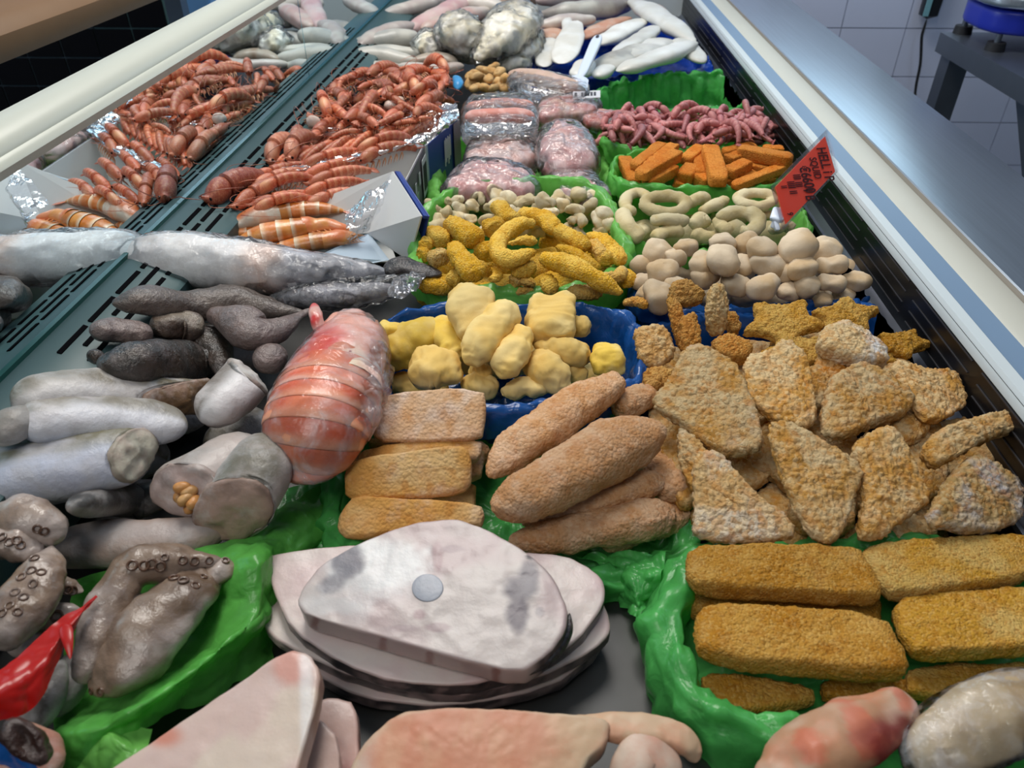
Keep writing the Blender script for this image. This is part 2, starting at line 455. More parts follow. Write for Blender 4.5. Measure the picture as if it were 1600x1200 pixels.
def pile_labels(items, desc, where, rows):
    """one label per item from its photo position: row from the back, place from the left"""
    idx = sorted(range(len(items)), key=lambda i: items[i][1]); out = [None] * len(items)
    per = math.ceil(len(items) / rows)
    rn = {1: [''], 2: ['back row', 'front row'], 3: ['back row', 'middle row', 'front row'], 4: ['back row', 'second row', 'third row', 'front row'],
          5: ['back row', 'second row', 'middle row', 'fourth row', 'front row']}[rows]
    for r in range(rows):
        row = sorted(idx[r * per:(r + 1) * per], key=lambda i: items[i][0])
        for k, i in enumerate(row):
            d = desc[i] if isinstance(desc, list) else desc
            out[i] = f"{d} {where}, {ORD[k]}" + (f" in {rn[r]}" if rn[r] else '')
    return out
# ------------------------------------------------------------------ materials of the place
plain('black_plastic', (0.006, 0.006, 0.007), 0.32, spec=0.4)
plain('slot_dark', (0.003, 0.003, 0.004), 0.9, spec=0.05)
plain('rib_grey', (0.035, 0.035, 0.04), 0.3)
plain('rail_white', L(192, 200, 202), 0.4)
plain('rail_blue_grey', L(114, 138, 164), 0.45)
plain('rail_beige', L(190, 188, 175), 0.45, var=0.05)
plain('seam_brown', L(120, 112, 98), 0.5)
plain('steel', (0.50, 0.56, 0.62), 0.28, metal=0.9, bump=0.12, bscale=60, bstretch=(30, 0.6, 1), var=0.16, vscale=6)
plain('steel_dark', (0.20, 0.22, 0.26), 0.38, metal=0.9, var=0.2)
plain('deck_steel', (0.07, 0.07, 0.07), 0.4, metal=0.6, var=0.3, vscale=14)
plain('rail_alu', L(202, 205, 192), 0.35, spec=0.5)
plain('timber_edge', L(122, 92, 62), 0.45, var=0.25, vscale=4)
plain('tile_white', L(208, 216, 240), 0.22, spec=0.5, var=0.03)
plain('tile_grout', L(150, 158, 172), 0.8)
plain('tile_floor', L(56, 72, 80), 0.35, spec=0.5, var=0.4, vscale=2.2)
plain('floor_grout', L(110, 122, 126), 0.8)
plain('paint_cream', L(202, 206, 204), 0.7)
plain('paint_blue', L(120, 168, 214), 0.5)
plain('paint_ceiling', (0.75, 0.76, 0.78), 0.9)
plain('paint_wall', L(120, 130, 140), 0.8)
plain('paint_dark', L(58, 72, 80), 0.7)
plain('grille_teal', L(70, 96, 98), 0.4, var=0.12)
plain('scale_blue', L(30, 44, 150), 0.35)
plain('rubber', (0.01, 0.01, 0.012), 0.6)
plain('device_black', (0.012, 0.014, 0.018), 0.35)
plain('device_label', L(120, 170, 180), 0.4)
def glass_mat(name, tint, refl):
    m, nt, out = _newmat(name)
    tr = nt.nodes.new('ShaderNodeBsdfTransparent'); tr.inputs[0].default_value = (*tint, 1)
    gl = nt.nodes.new('ShaderNodeBsdfGlossy'); gl.inputs['Roughness'].default_value = 0.012; gl.inputs['Color'].default_value = (0.86, 0.96, 1, 1)
    fr = nt.nodes.new('ShaderNodeFresnel'); fr.inputs[0].default_value = 1.52
    m1 = nt.nodes.new('ShaderNodeMath'); m1.operation = 'MULTIPLY_ADD'; m1.inputs[1].default_value = 1.1; m1.inputs[2].default_value = refl; m1.use_clamp = True
    mx = nt.nodes.new('ShaderNodeMixShader'); nt.links.new(fr.outputs[0], m1.inputs[0]); nt.links.new(m1.outputs[0], mx.inputs[0])
    nt.links.new(tr.outputs[0], mx.inputs[1]); nt.links.new(gl.outputs[0], mx.inputs[2]); nt.links.new(mx.outputs[0], out.inputs[0]); MATS[name] = m
glass_mat('display_glass', (0.52, 0.72, 0.75), 0.09)
glass_mat('window_glass', (0.97, 0.99, 1.0), 0.02)
plain('glass_edge', L(40, 92, 84), 0.2, spec=0.6)

# ------------------------------------------------------------------ room shell
FZ = -0.85
struct('floor', box((-4.6, -2.4, FZ - 0.05), (3.0, 3.4, FZ)), 'floor_grout')
fl = bpy.data.objects['floor']
tile_me = None
for i in range(-13, 1):                       # tiles of the shop floor beyond the glass
    for j in range(0, 13):
        x0, y0 = i * 0.25 - 0.75, j * 0.25 + 0.05
        g = box((x0 + 0.004, y0 + 0.004, FZ), (x0 + 0.246, y0 + 0.246, FZ + 0.006))
        if tile_me is None:
            o = part('tile', g, 'tile_floor', fl); tile_me = o.data; base = (i, j)
        else:
            o = bpy.data.objects.new('tile', tile_me); COLL.objects.link(o); o.parent = fl
            o.location = ((i - base[0]) * 0.25, (j - base[1]) * 0.25, 0)
WBY = 2.62
# back wall with a window above the worktop level (out of the picture's top edge)
wx0, wx1, wz0, wz1 = 0.2, 1.3, 0.45, 1.4
struct('wall_back', join(box((-4.6, WBY, FZ), (wx0, WBY + 0.12, 2.25)), box((wx1, WBY, FZ), (3.0, WBY + 0.12, 2.25)),
                         box((wx0, WBY, FZ), (wx1, WBY + 0.12, wz0)), box((wx0, WBY, wz1), (wx1, WBY + 0.12, 2.25))), 'tile_grout')
wb = bpy.data.objects['wall_back']
tw, thh = 0.2, 0.145; tile_me = None
for i in range(0, 11):
    for j in range(0, 9):
        x0, z0 = 0.16 + i * tw, -0.87 + j * thh
        if z0 + thh > 0.46: continue
        g = box((x0 + 0.0015, WBY - 0.005, z0 + 0.0015), (x0 + tw - 0.0015, WBY, z0 + thh - 0.0015))
        if tile_me is None:
            o = part('tile', g, 'tile_white', wb); tile_me = o.data; base = (i, j)
        else:
            o = bpy.data.objects.new('tile', tile_me); COLL.objects.link(o); o.parent = wb
            o.location = ((i - base[0]) * tw, 0, (j - base[1]) * thh)
fr_ = join(*[box(a, b) for a, b in (((wx0, WBY + 0.02, wz0), (wx0 + 0.04, WBY + 0.08, wz1)), ((wx1 - 0.04, WBY + 0.02, wz0), (wx1, WBY + 0.08, wz1)),
            ((wx0, WBY + 0.02, wz0), (wx1, WBY + 0.08, wz0 + 0.04)), ((wx0, WBY + 0.02, wz1 - 0.04), (wx1, WBY + 0.08, wz1)))])
w1 = struct('window_1', fr_, 'rail_white')
part('pane', box((wx0 + 0.04, WBY + 0.045, wz0 + 0.04), (wx1 - 0.04, WBY + 0.05, wz1 - 0.04)), 'window_glass', w1)
# pale panelling at the left of the back wall, seen over the far end of the counter
for k, (x0, x1, mt) in enumerate(((-1.12, -0.585, 'paint_blue'), (-1.4, -1.125, 'grille_teal'), (-3.5, -1.405, 'paint_dark'), (-0.58, -0.335, 'paint_cream'), (-0.33, 0.15, 'paint_blue'))):
    part('panel', box((x0, WBY - 0.02, FZ), (x1, WBY, 0.44)), mt, wb)
tile_me = None
for i in range(11):
    for j in range(9):
        x0, z0 = -2.5 + i * 0.122, -0.37 + j * 0.09
        if tile_me is None:
            o = part('tile', box((x0 + 0.003, WBY - 0.026, z0 + 0.003), (x0 + 0.119, WBY - 0.02, z0 + 0.087)), 'slot_dark', wb); tile_me = o.data
        else:
            o = bpy.data.objects.new('tile', tile_me); COLL.objects.link(o); o.parent = wb; o.location = (i * 0.122, 0, j * 0.09)
part('gap_strip', box((-0.345, WBY - 0.024, FZ), (-0.32, WBY - 0.019, 0.44)), 'slot_dark', wb)
struct('wall_right', box((2.9, -2.4, FZ), (3.0, 2.62, 2.25)), 'paint_wall')
struct('wall_left', join(box((-4.6, -2.4, FZ), (-4.5, 2.62, 0.75)), box((-4.6, -2.4, 2.1), (-4.5, 2.62, 2.25))), 'paint_dark')
struct('wall_front', box((-4.6, -2.4, FZ), (3.0, -2.3, 2.25)), 'paint_wall')
struct('ceiling', box((-4.6, -2.4, 2.25), (3.0, 2.74, 2.3)), 'paint_ceiling')

# ------------------------------------------------------------------ the display freezer
fz = thing('display_freezer', 'long white and black serve-over display freezer with steel worktop and low glass front', 'freezer', (0.0, 1.0, FZ))
Y0, Y1 = -0.5, 2.5
part('deck', box((-0.52, Y0, -0.03), (0.445, Y1, 0.0)), 'deck_steel', fz)
part('cabinet', join(box((-0.62, Y0, FZ), (-0.525, Y1, 0.105)), box((0.45, Y0, FZ), (0.69, Y1, 0.08)), box((-0.62, Y1, FZ), (0.69, Y1 + 0.05, 0.12)), box((-0.524, Y0, FZ), (0.449, Y1, -0.035))), 'rail_white', fz)
part('inner_wall', box((0.437, Y0, 0.0), (0.449, Y1, 0.128)), 'black_plastic', fz)
part('steel_ledge', bar([(0.437, 0.060), (0.430, 0.052), (0.422, 0.056), (0.422, 0.050), (0.437, 0.044)], Y0, Y1), 'steel_dark', fz)
for z in (0.072, 0.086, 0.1, 0.114):
    for k in range(15):
        part('rib', box((0.4358, 0.15 + k * 0.16, z), (0.437, 0.29 + k * 0.16, z + 0.0012)), 'rib_grey', fz)
part('rail_lip', bar([(0.436, 0.118), (0.446, 0.118), (0.452, 0.131), (0.450, 0.134), (0.440, 0.132), (0.436, 0.126)], Y0, Y1), 'rail_white', fz)
part('rail_stripe', bar([(0.451, 0.1), (0.478, 0.1), (0.478, 0.133), (0.451, 0.132)], Y0, Y1), 'rail_blue_grey', fz)
part('rail_top', bar([(0.478, 0.1), (0.516, 0.1), (0.516, 0.136), (0.513, 0.1375), (0.482, 0.1355), (0.478, 0.133)], Y0, Y1), 'rail_beige', fz)
part('seam', bar([(0.516, 0.1), (0.526, 0.1), (0.526, 0.1345), (0.523, 0.137), (0.520, 0.1345), (0.516, 0.132)], Y0, Y1), 'seam_brown', fz)
part('worktop', bar([(0.526, 0.10), (0.690, 0.10), (0.692, 0.134), (0.689, 0.136), (0.528, 0.136), (0.526, 0.134)], Y0, Y1 + 0.05), 'steel', fz)
# left front: grille, glass and its rail follow the slightly slanting front
A0, A1 = P(0, 590, 0.13), P(590, 20, 0.13)
ldir = (A1 - A0); ldir /= np.linalg.norm(ldir); lout = np.array([-ldir[1], ldir[0], 0.0])
def lfront(profile, s0, s1):
    """profile: (outward, z) pairs swept along the front"""
    p = np.asarray(profile, float); n = len(p)
    V = np.concatenate([np.stack([A0 + ldir * s + lout * q[0] + np.array([0, 0, q[1] - 0.13]) for q in p]) for s in (s0, s1)])
    j = np.arange(n); F = [np.stack([j, n + j, n + (j + 1) % n, (j + 1) % n], 1)]
    V = np.concatenate([V, [V[:n].mean(0)], [V[n:2 * n].mean(0)]])
    F.append(np.stack([j, (j + 1) % n, np.full(n, 2 * n)], 1)); F.append(np.stack([n + (j + 1) % n, n + j, np.full(n, 2 * n + 1)], 1))
    return V, F
SL0, SL1 = -0.9, 2.05
part('grille', lfront([(-0.075, 0.02), (0.02, 0.02), (0.02, 0.129), (-0.01, 0.128), (-0.07, 0.112), (-0.075, 0.108)], SL0, SL1), 'grille_teal', fz)
slot_g = lambda s, w: lfront([(w - 0.0022, 0.1305 + w * 0.267 - 0.0045), (w + 0.0022, 0.1305 + w * 0.267 - 0.0025), (w + 0.0022, 0.1305 + w * 0.267 + 0.0022), (w - 0.0022, 0.1305 + w * 0.267 + 0.0005)], s, s + 0.05)
for w in (-0.026, -0.040, -0.054):
    for k in range(24):
        part('slot', slot_g(0.05 + k * 0.058 + (0.02 if w == -0.040 else 0), w), 'slot_dark', fz)
SM = 0.98
for s0, s1 in ((SL0, SM), (SM + 0.003, SL1)):
    part('glass_pane', lfront([(0.0, 0.131), (0.006, 0.131), (0.006, 0.286), (0.0, 0.286)], s0, s1), 'display_glass', fz)
part('glass_edge', lfront([(-0.003, 0.126), (0.009, 0.126), (0.009, 0.133), (-0.003, 0.133)], SL0, SL1), 'glass_edge', fz)
part('glass_rail', lfront([(-0.010, 0.284), (0.05, 0.284), (0.058, 0.292), (0.058, 0.302), (0.045, 0.312), (0.02, 0.315), (0.006, 0.311), (-0.003, 0.303), (-0.004, 0.299), (-0.009, 0.297), (-0.012, 0.292)], SL0, SL1), 'rail_alu', fz)
# ------------------------------------------------------------------ beyond the glass
B0, B1 = P(0, 100, 0.25), P(247, 0, 0.25); bd = (B1 - B0) / np.linalg.norm(B1 - B0); bo = np.array([-bd[1], bd[0], 0])
def shelfbar(profile, s0, s1):
    p = np.asarray(profile, float); n = len(p)
    V = np.concatenate([np.stack([B0 + bd * s + bo * q[0] + np.array([0, 0, q[1] - 0.25]) for q in p]) for s in (s0, s1)])
    j = np.arange(n); F = [np.stack([j, n + j, n + (j + 1) % n, (j + 1) % n], 1)]
    V = np.concatenate([V, [V[:n].mean(0)], [V[n:2 * n].mean(0)]])
    F.append(np.stack([j, (j + 1) % n, np.full(n, 2 * n)], 1)); F.append(np.stack([n + (j + 1) % n, n + j, np.full(n, 2 * n + 1)], 1))
    return V, F
sh = thing('customer_shelf', 'brown rounded timber shelf along the customer side of the glass', 'shelf', P(-40, 60, 0.25) * np.array([1, 1, 0]) + np.array([-0.2, 0, FZ]))
part('shelf_board', shelfbar([(0, 0.25), (0.34, 0.25), (0.34, 0.30), (0.03, 0.305), (0.01, 0.298), (-0.004, 0.285), (-0.006, 0.265)], -0.9, 1.2), 'timber_edge', sh)
for s in (-0.5, 0.9):
    c = B0 + bd * s + bo * 0.2
    part('leg', box((c[0] - 0.02, c[1] - 0.02, FZ), (c[0] + 0.02, c[1] + 0.02, 0.25)), 'steel_dark', sh)
a, b = Py(222, 300, 1.95), Py(290, -5, 2.35)  # solid board added to imitate a pale blue reflection in the glass
wv = np.array([0.06, 0.02, 0]); tv = np.array([0, 0.02, 0])
ext = a + (a - b) / (b[2] - a[2]) * (a[2] - FZ)
bp_ = thing('blue_reflection_strip', 'pale blue narrow board leaning beyond the glass front, standing in for a reflection', 'glass_reflection', (ext[0], ext[1], FZ))
part('reflection_board', quadslab(ext, ext + wv, b + (b - a) * 0.4 + wv, b + (b - a) * 0.4, 0.025), 'paint_blue', bp_)
# ------------------------------------------------------------------ table with scale, adaptor
tb = thing('side_table', 'dark steel side table carrying a scale behind the worktop', 'table', (1.4, 1.5, FZ))
TZ = 0.10
tx = 1.02
part('tabletop', box((tx, 0.3, TZ - 0.045), (1.9, 2.1, TZ)), 'steel_dark', tb)
for (x, y) in ((tx + 0.01, 2.03), (tx + 0.01, 1.25), (1.82, 2.03), (tx + 0.01, 0.4)):
    part('leg', box((x, y, FZ), (x + 0.05, y + 0.05, TZ - 0.045)), 'steel_dark', tb)
part('brace', quadslab(np.array([tx + 0.03, 1.75, TZ - 0.045]), np.array([tx + 0.06, 1.75, TZ - 0.045]), np.array([tx + 0.06, 1.29, -0.4]), np.array([tx + 0.03, 1.29, -0.4]), 0.03), 'steel_dark', tb)
_f1, _f2 = P(1503, 52, TZ), P(1572, 78, TZ)
sx0, sx1, sy0, sy1 = _f1[0] - 0.03, _f1[0] + 0.3, _f2[1] - 0.04, _f1[1] + 0.03
scl = thing('weighing_scale', 'blue bench scale with a steel platter on the side table', 'scale', ((sx0 + sx1) / 2, (sy0 + sy1) / 2, TZ))
def rbox(x0, x1, y0, y1, z0, z1, r=0.03, bev=0.008):
    q = outline([(x0, y0), (x1, y0), (x1, y1), (x0, y1)], 60, 2)
    V, F, _ = slab(np.concatenate([q, np.full((60, 1), z1)], 1), (0, 0, 1), z1 - z0, 60, bev, 4, 0); return V, F
part('scale_body', rbox(sx0, sx1, sy0, sy1, TZ + 0.035, TZ + 0.085), 'scale_blue', scl)
part('platter', rbox(sx0 - 0.012, sx1 + 0.012, sy0 - 0.012, sy1 + 0.012, TZ + 0.09, TZ + 0.118), 'steel', scl)
part('post', box((sx0 + .12, sy0 + .08, TZ + 0.084), (sx0 + .2, sy0 + .15, TZ + 0.092)), 'rubber', scl)
for (x, y) in ((sx0 + 0.03, sy0 + 0.035), (sx0 + 0.03, sy1 - 0.03), (sx1 - 0.03, sy0 + 0.035), (sx1 - 0.03, sy1 - 0.03)):
    ft = part('foot', tube([(x, y, TZ), (x, y, TZ + 0.018)], [(0.022, 0.022), (0.02, 0.02)], 14, 6, up=(0, 1, 0), ends=(None, None)), 'rubber', scl)
    part('screw', tube([(x, y, TZ + 0.017), (x, y, TZ + 0.036)], [(0.007, 0.007)] * 2, 10, 4, up=(0, 1, 0), ends=(None, None)), 'steel_dark', ft)
q0, q1 = Py(1464, -20, 2.58), Py(1448, 30, 2.58)
ad = thing('power_adaptor', 'black power adaptor with a cable hanging on the white tiled wall', 'adaptor', (q1[0], q1[1] + 0.03, q1[2] - 0.2))
part('adaptor_body', tube([q0 + (0, 0, 0.1), q1], [(0.026, 0.018)] * 2, 20, 8, up=(0, 1, 0), sq=6, ends=(20, 20)), 'device_black', ad)
part('adaptor_label', box((q1[0] - 0.024, q1[1] - 0.021, q1[2] + 0.012), (q1[0] - 0.008, q1[1] - 0.0185, q1[2] + 0.12)), 'device_label', ad)
cbl = [q1, q1 + (0, 0, -0.03), Py(1440, 60, 2.58), Py(1438, 100, 2.58), Py(1430, 145, 2.58), Py(1428, 220, 2.58)]
part('cable', tube(cbl, [(0.0045, 0.0045)] * 2, 8, 30, up=(0, 1, 0)), 'rubber', ad)
# ------------------------------------------------------------------ plastic liners
liner_mat('green_plastic', L(112, 208, 92), 0.42)
liner_mat('green_dark_plastic', L(92, 200, 100), 0.42)
liner_mat('green_light_plastic', L(136, 218, 104), 0.42)
liner_mat('blue_plastic', L(20, 88, 166), 0.25, 0.22)
liner_mat('blue_far_plastic', L(10, 70, 185), 0.25, 0.25)
def tray_liner(corners, zr, zb, mat, label, out=0.018, flap=0.05, crumple=0.004, rag=0.004, n=150, inset=0.012, group=None, rz=None):
    """liner pressed into an oblong tray: corners = rim corners (u, v) far-left, far-right, near-right, near-left"""
    C = [P(u, v, (rz[i] if rz else zr)) for i, (u, v) in enumerate(corners)]
    o = outline(C, n, 3); c = o.mean(0)
    # outward direction in plan from the outline tangent
    t = np.roll(o, -1, 0) - np.roll(o, 1, 0); t[:, 2] = 0; t /= np.linalg.norm(t, axis=1, keepdims=True)
    nn = np.stack([t[:, 1], -t[:, 0], np.zeros(n)], 1)
    if np.mean(np.sum(nn * (o - c), 1)) < 0: nn = -nn
    rows = []
    sd = ns()
    rim = fbm(o * np.array([1, 1, 0]), 22, 2, sd) * rag
    fl = flap * (0.7 + 0.5 * vn(o * np.array([1, 1, 0]), 18, sd + 9))
    zt = o[:, 2] + rim
    prof = [(out * 1.15, -1.0), (out * 1.1, -0.6), (out, -0.25), (out * 0.75, -0.06), (out * 0.35, 0.02), (0.0, 0.0), (-0.004, -0.12, 1), (-0.007, -0.4, 1), (-inset * 0.9, -0.75, 1), (-inset, -0.95, 1), (-inset - 0.008, -1.0, 1)]
    for q in prof:
        h = zt - zb if len(q) == 3 else fl
        p = o + nn * q[0]; p[:, 2] = np.maximum(zt + q[1] * h, 0.003); rows.append(p)
    for s in (0.75, 0.45, 0.15, 0.004):
        p = c + (rows[-1 if s == 0.75 else len(prof) - 1] - c) * s; p[:, 2] = zb; rows.append(p)
    V = np.concatenate(rows); F = [gridf(len(rows), n)]
    # finer: subdivide rows by interpolation
    R = cr(np.array(rows).reshape(len(rows), -1), 46).reshape(46, n, 3); V = R.reshape(-1, 3); F = [gridf(46, n)]
    N = vnorm(V, F)
    V = V + N * ((crease(V * np.array([1, 1, 0.3]), 50, sd, 3) - 0.2) * crumple * 1.2)[:, None] + np.stack([vn(V, 60, sd + 1), vn(V, 60, sd + 2), vn(V, 60, sd + 3)], 1) * crumple * 0.4
    V[:, 2] = np.maximum(V[:, 2], 0.0025); V[:, 0] = np.minimum(V[:, 0], 0.418)
    return solo('plastic_liner', (V, F), mat, label, 'liner', group)
tray_liner([(588, 478), (985, 470), (1012, 612), (596, 650)], 0.085, 0.02, 'blue_plastic', 'dark blue plastic liner around the smooth pale yellow battered fish pieces', out=0.012, flap=0.04)
tray_liner([(672, 290), (936, 274), (990, 440), (648, 450)], 0.085, 0.02, 'green_light_plastic', 'bright green liner around the mixed pale seafood and yellow crumbed strips', rz=[.108, .108, .085, .085])
tray_liner([(967, 302), (1238, 296), (1275, 384), (986, 392)], 0.08, 0.02, 'green_light_plastic', 'green liner around the pale squid rings', out=0.01)
tray_liner([(953, 236), (1232, 232), (1250, 290), (968, 292)], 0.085, 0.02, 'green_plastic', 'green liner around the orange fish sticks', out=0.010, rz=[.105, .095, .09, .105])
tray_liner([(938, 182), (1195, 176), (1222, 232), (952, 236)], 0.08, 0.02, 'green_plastic', 'green liner under the small pink prawns', out=0.010, rz=[.08, .08, .08, .10])
tray_liner([(934, 132), (1138, 106), (1180, 166), (936, 172)], 0.085, 0.015, 'green_dark_plastic', 'empty crumpled green liner behind the pink prawns', crumple=0.008, rag=0.008)
tray_liner([(990, 400), (1320, 380), (1385, 478), (1002, 492)], 0.07, 0.015, 'blue_plastic', 'blue liner under the heap of whitish fish nuggets', out=0.010)
tray_liner([(1005, 497), (1388, 462), (1470, 590), (1040, 610)], 0.07, 0.015, 'blue_plastic', 'blue liner under the large crumbed fish pieces', out=0.010)
tray_liner([(1046, 866), (1640, 850), (1730, 1150), (1085, 1120)], 0.05, 0.01, 'green_dark_plastic', 'dark green liner around the stacked golden fish cakes', out=0.024, flap=0.06, crumple=0.006, rag=0.006)
tray_liner([(556, 655), (1060, 655), (1075, 890), (514, 880)], 0.055, 0.012, 'green_dark_plastic', 'green liner under the golden portions and long crumbed fillets', out=0.02, flap=0.04, crumple=0.006, rag=0.006, rz=[.055, .05, .03, .04])
tray_liner([(706, 206), (930, 190), (960, 312), (668, 318)], 0.06, 0.015, 'green_light_plastic', 'green liner under the bagged pink fish packs')
tray_liner([(842, 60), (1060, 20), (1135, 112), (836, 122)], 0.075, 0.015, 'blue_far_plastic', 'bright blue liner around the white fillets at the far end', out=0.03, flap=0.06, crumple=0.006)
# green bag around the octopus and hanging into the gaps
def film(ctrl, mat, label, nu=70, nv=70, crumple=0.004, f=35, rag=0.002):
    g = sheet(ctrl, nu, nv, crumple, f, rag); return solo('plastic_liner', g, mat, label, 'liner')
film([[(120, 905, .05), (220, 872, .06), (345, 840, .065), (420, 800, .05), (520, 745, .03)],
      [(105, 950, .03), (230, 920, .03), (390, 878, .082), (450, 850, .05), (540, 790, .02)],
      [(100, 1010, .02), (230, 1000, .02), (375, 965, .06), (418, 935, .05), (470, 900, .01)],
      [(90, 1080, .015), (190, 1080, .02), (300, 1040, .07), (385, 985, .06), (440, 960, .01)],
      [(70, 1150, .03), (110, 1140, .06), (240, 1095, .075), (330, 1040, .055), (430, 1000, .005)],
      [(60, 1230, .02), (150, 1200, .05), (220, 1150, .045), (330, 1090, .02), (430, 1040, .004)]],
     'green_plastic', 'shiny green plastic bag wrapped around the octopus at lower left', crumple=0.005)
film([[(430, 760, .035), (480, 755, .035), (530, 750, .03)], [(420, 830, .03), (475, 830, .03), (525, 840, .03)], [(400, 900, .02), (440, 890, .01), (510, 880, .008)]],
     'green_dark_plastic', 'dark green film in the gap below the wrapped crayfish', 40, 40)
film([[(900, 868, .02), (965, 862, .03), (1040, 860, .04)], [(952, 895, .02), (985, 900, .036), (1035, 890, .045)], [(965, 950, .006), (995, 962, .024), (1030, 945, .02)]],
     'green_dark_plastic', 'knotted green film to the right of the tuna steaks', 50, 50, 0.007, 45)
film([[(130, 1190, .05), (165, 1130, .055), (240, 1140, .05)], [(120, 1210, .045), (170, 1160, .065), (230, 1180, .06)], [(120, 1260, .04), (180, 1220, .05), (230, 1240, .05)]],
     'green_light_plastic', 'pale green bag fold beside the octopus at the bottom left', 40, 40)
film([[(-30, 1150, .10), (30, 1165, .10), (60, 1200, .09)], [(-30, 1180, .09), (20, 1195, .09), (50, 1220, .085)], [(-30, 1230, .07), (20, 1230, .07), (40, 1240, .07)]],
     'blue_plastic', 'dark blue bag corner at the bottom left', 30, 30, 0.002)
# ------------------------------------------------------------------ right and centre: crumbed and battered pieces
GOLD, PALE, ORNG = L(200, 148, 72), L(212, 184, 138), L(198, 128, 48)
food('crumb', second=tuple(L(224, 196, 146)), amt=0.5, nscale=70, frost=tuple(L(224, 212, 200)), fscale=26, flo=0.52, fhi=0.75, famt=0.4, bump=0.75, bscale=620, bdist=0.003, rough=0.8, vor=250, spec=0.2, grain=((L(226, 198, 150), .62), (L(190, 128, 50), .55)), gamt=.42)
food('fine_crumb', second=tuple(L(204, 150, 62)), amt=0.4, nscale=50, frost=tuple(L(222, 196, 140)), fscale=40, flo=0.52, fhi=0.8, famt=0.35, bump=0.8, bscale=900, bdist=0.002, rough=0.85, spec=0.15, vor=520, grain=((L(222, 180, 104), .6), (L(170, 108, 30), .65)), gamt=.45)
food('batter', second=tuple(L(232, 208, 140)), amt=0.45, nscale=40, frost=tuple(L(238, 226, 190)), fscale=22, flo=0.55, fhi=0.8, famt=0.4, bump=0.3, bscale=260, bdist=0.0012, rough=0.7, spec=0.25)
food('portion', second=tuple(L(190, 128, 62)), amt=0.5, nscale=45, frost=tuple(L(226, 206, 190)), fscale=30, flo=0.46, fhi=0.74, famt=0.55, bump=0.7, bscale=420, bdist=0.0016, rough=0.8, spec=0.2, vor=300)
def crumbcol(base, pale, f=35, t=0.5, orange=None):
    def fn(V, prm):
        s = ns(); c = mixc(base, pale, sstep(-0.35, 0.55, fbm(V, f, 3, s)) * (t * 2 if t <= .5 else 1))
        if orange is not None: c = mixc(c, orange, sstep(0.25, 0.7, fbm(V, f * 3.2, 2, s + 4)) * 0.55)
        return c
    return fn
def crumbed(poly, z, tilt, side, th, label, name='crumbed_fish_piece', cat='crumbed fish', mat='crumb', col=None, n=150, k=26, rnd=1, rough=(0.0011, 210), lump=(0.0014, 40), dome=0.002, group=None):
    q, nr = plane_poly(poly, z, tilt, side)
    g = slab(q, nr, th, n, None, k, rnd, dome)
    g = disp(g, lump[0], lump[1], 2); g = disp(g, rough[0], rough[1], 2, None, 'b')
    col = col or crumbcol(GOLD, PALE, 40, 0.5, ORNG)
    return solo(name, g, mat, label, cat, group, col(g[0], g[2]))
G1 = 'large crumbed fish pieces on the right'
# lower layer first
for poly, z, lab in [
    ([(1010, 615), (1080, 620), (1120, 720), (1070, 800), (1030, 720)], .065, 'crumbed piece buried between the long fillets and the big crumbed pieces'),
    ([(1180, 600), (1330, 640), (1360, 760), (1200, 760)], .06, 'crumbed piece mostly hidden beneath the middle of the crumbed pile'),
    ([(1390, 650), (1470, 640), (1490, 760), (1420, 790)], .065, 'crumbed piece half hidden behind the tall upright crumbed piece'),
    ([(1240, 745), (1340, 740), (1340, 830), (1230, 830)], .05, 'crumbed piece peeping out low between two crumbed triangles'),
    ([(1490, 640), (1600, 650), (1610, 760), (1500, 760)], .06, 'crumbed piece in shadow under the tilted crumbed finger at right'),
    ([(1120, 560), (1290, 540), (1330, 640), (1150, 660)], .07, 'crumbed piece hidden beneath the upper crumbed pieces')]:
    crumbed(poly, z, 5, RNG.uniform(-8, 8), .016, lab, n=90, k=14)
crumbed([(1055, 662), (1090, 680), (1110, 720), (1095, 790), (1062, 735)], .088, 15, -20, .012, 'yellow-edged crumbed piece standing behind the square-edged crumbed triangle')
crumbed([(1215, 600), (1275, 560), (1325, 570), (1300, 625), (1250, 640)], .095, 10, 5, .014, 'orange-brown crumbed piece tucked between the upper crumbed pieces')
crumbed([(1280, 542), (1345, 540), (1370, 565), (1300, 605), (1270, 590)], .098, 10, 5, .016, 'golden crumbed lump showing between two pale crumbed pieces', col=crumbcol(ORNG, GOLD, 40, .5))
crumbed([(1400, 640), (1445, 635), (1462, 665), (1425, 690), (1395, 675)], .082, 10, 5, .014, 'small crumbed lump under the right-hand crumbed pieces')
crumbed([(1395, 556), (1450, 572), (1496, 572), (1523, 628), (1462, 662), (1425, 615)], .10, 12, 18, .014, 'crumbed piece with a greenish fleck at the far right of the pile', col=crumbcol(GOLD, PALE, 40, .4, ORNG))
crumbed([(1290, 502), (1330, 492), (1392, 535), (1396, 562), (1340, 560), (1284, 532)], .118, 12, 10, .024, 'frosty white-tipped crumbed lump on top at the back', col=crumbcol(PALE, L(225, 222, 220), 30, .5, GOLD))
crumbed([(1072, 536), (1098, 533), (1152, 560), (1168, 600), (1186, 640), (1196, 688), (1180, 702), (1128, 706), (1075, 665), (1014, 624), (1040, 590)], .112, 14, -6, .015, 'largest crumbed fish piece, broad and flat, at the left of the pile', n=190, k=34)
crumbed([(1168, 552), (1200, 545), (1228, 522), (1262, 548), (1272, 590), (1281, 655), (1258, 668), (1205, 650), (1160, 612)], .116, 16, 2, .014, 'pale triangular crumbed piece behind the big flat one', n=170, k=30)
crumbed([(1296, 590), (1345, 557), (1380, 570), (1437, 610), (1428, 640), (1380, 652), (1312, 682), (1285, 662)], .11, 14, 6, .018, 'wedge-shaped pale crumbed piece in the middle right of the pile', n=170, k=30)
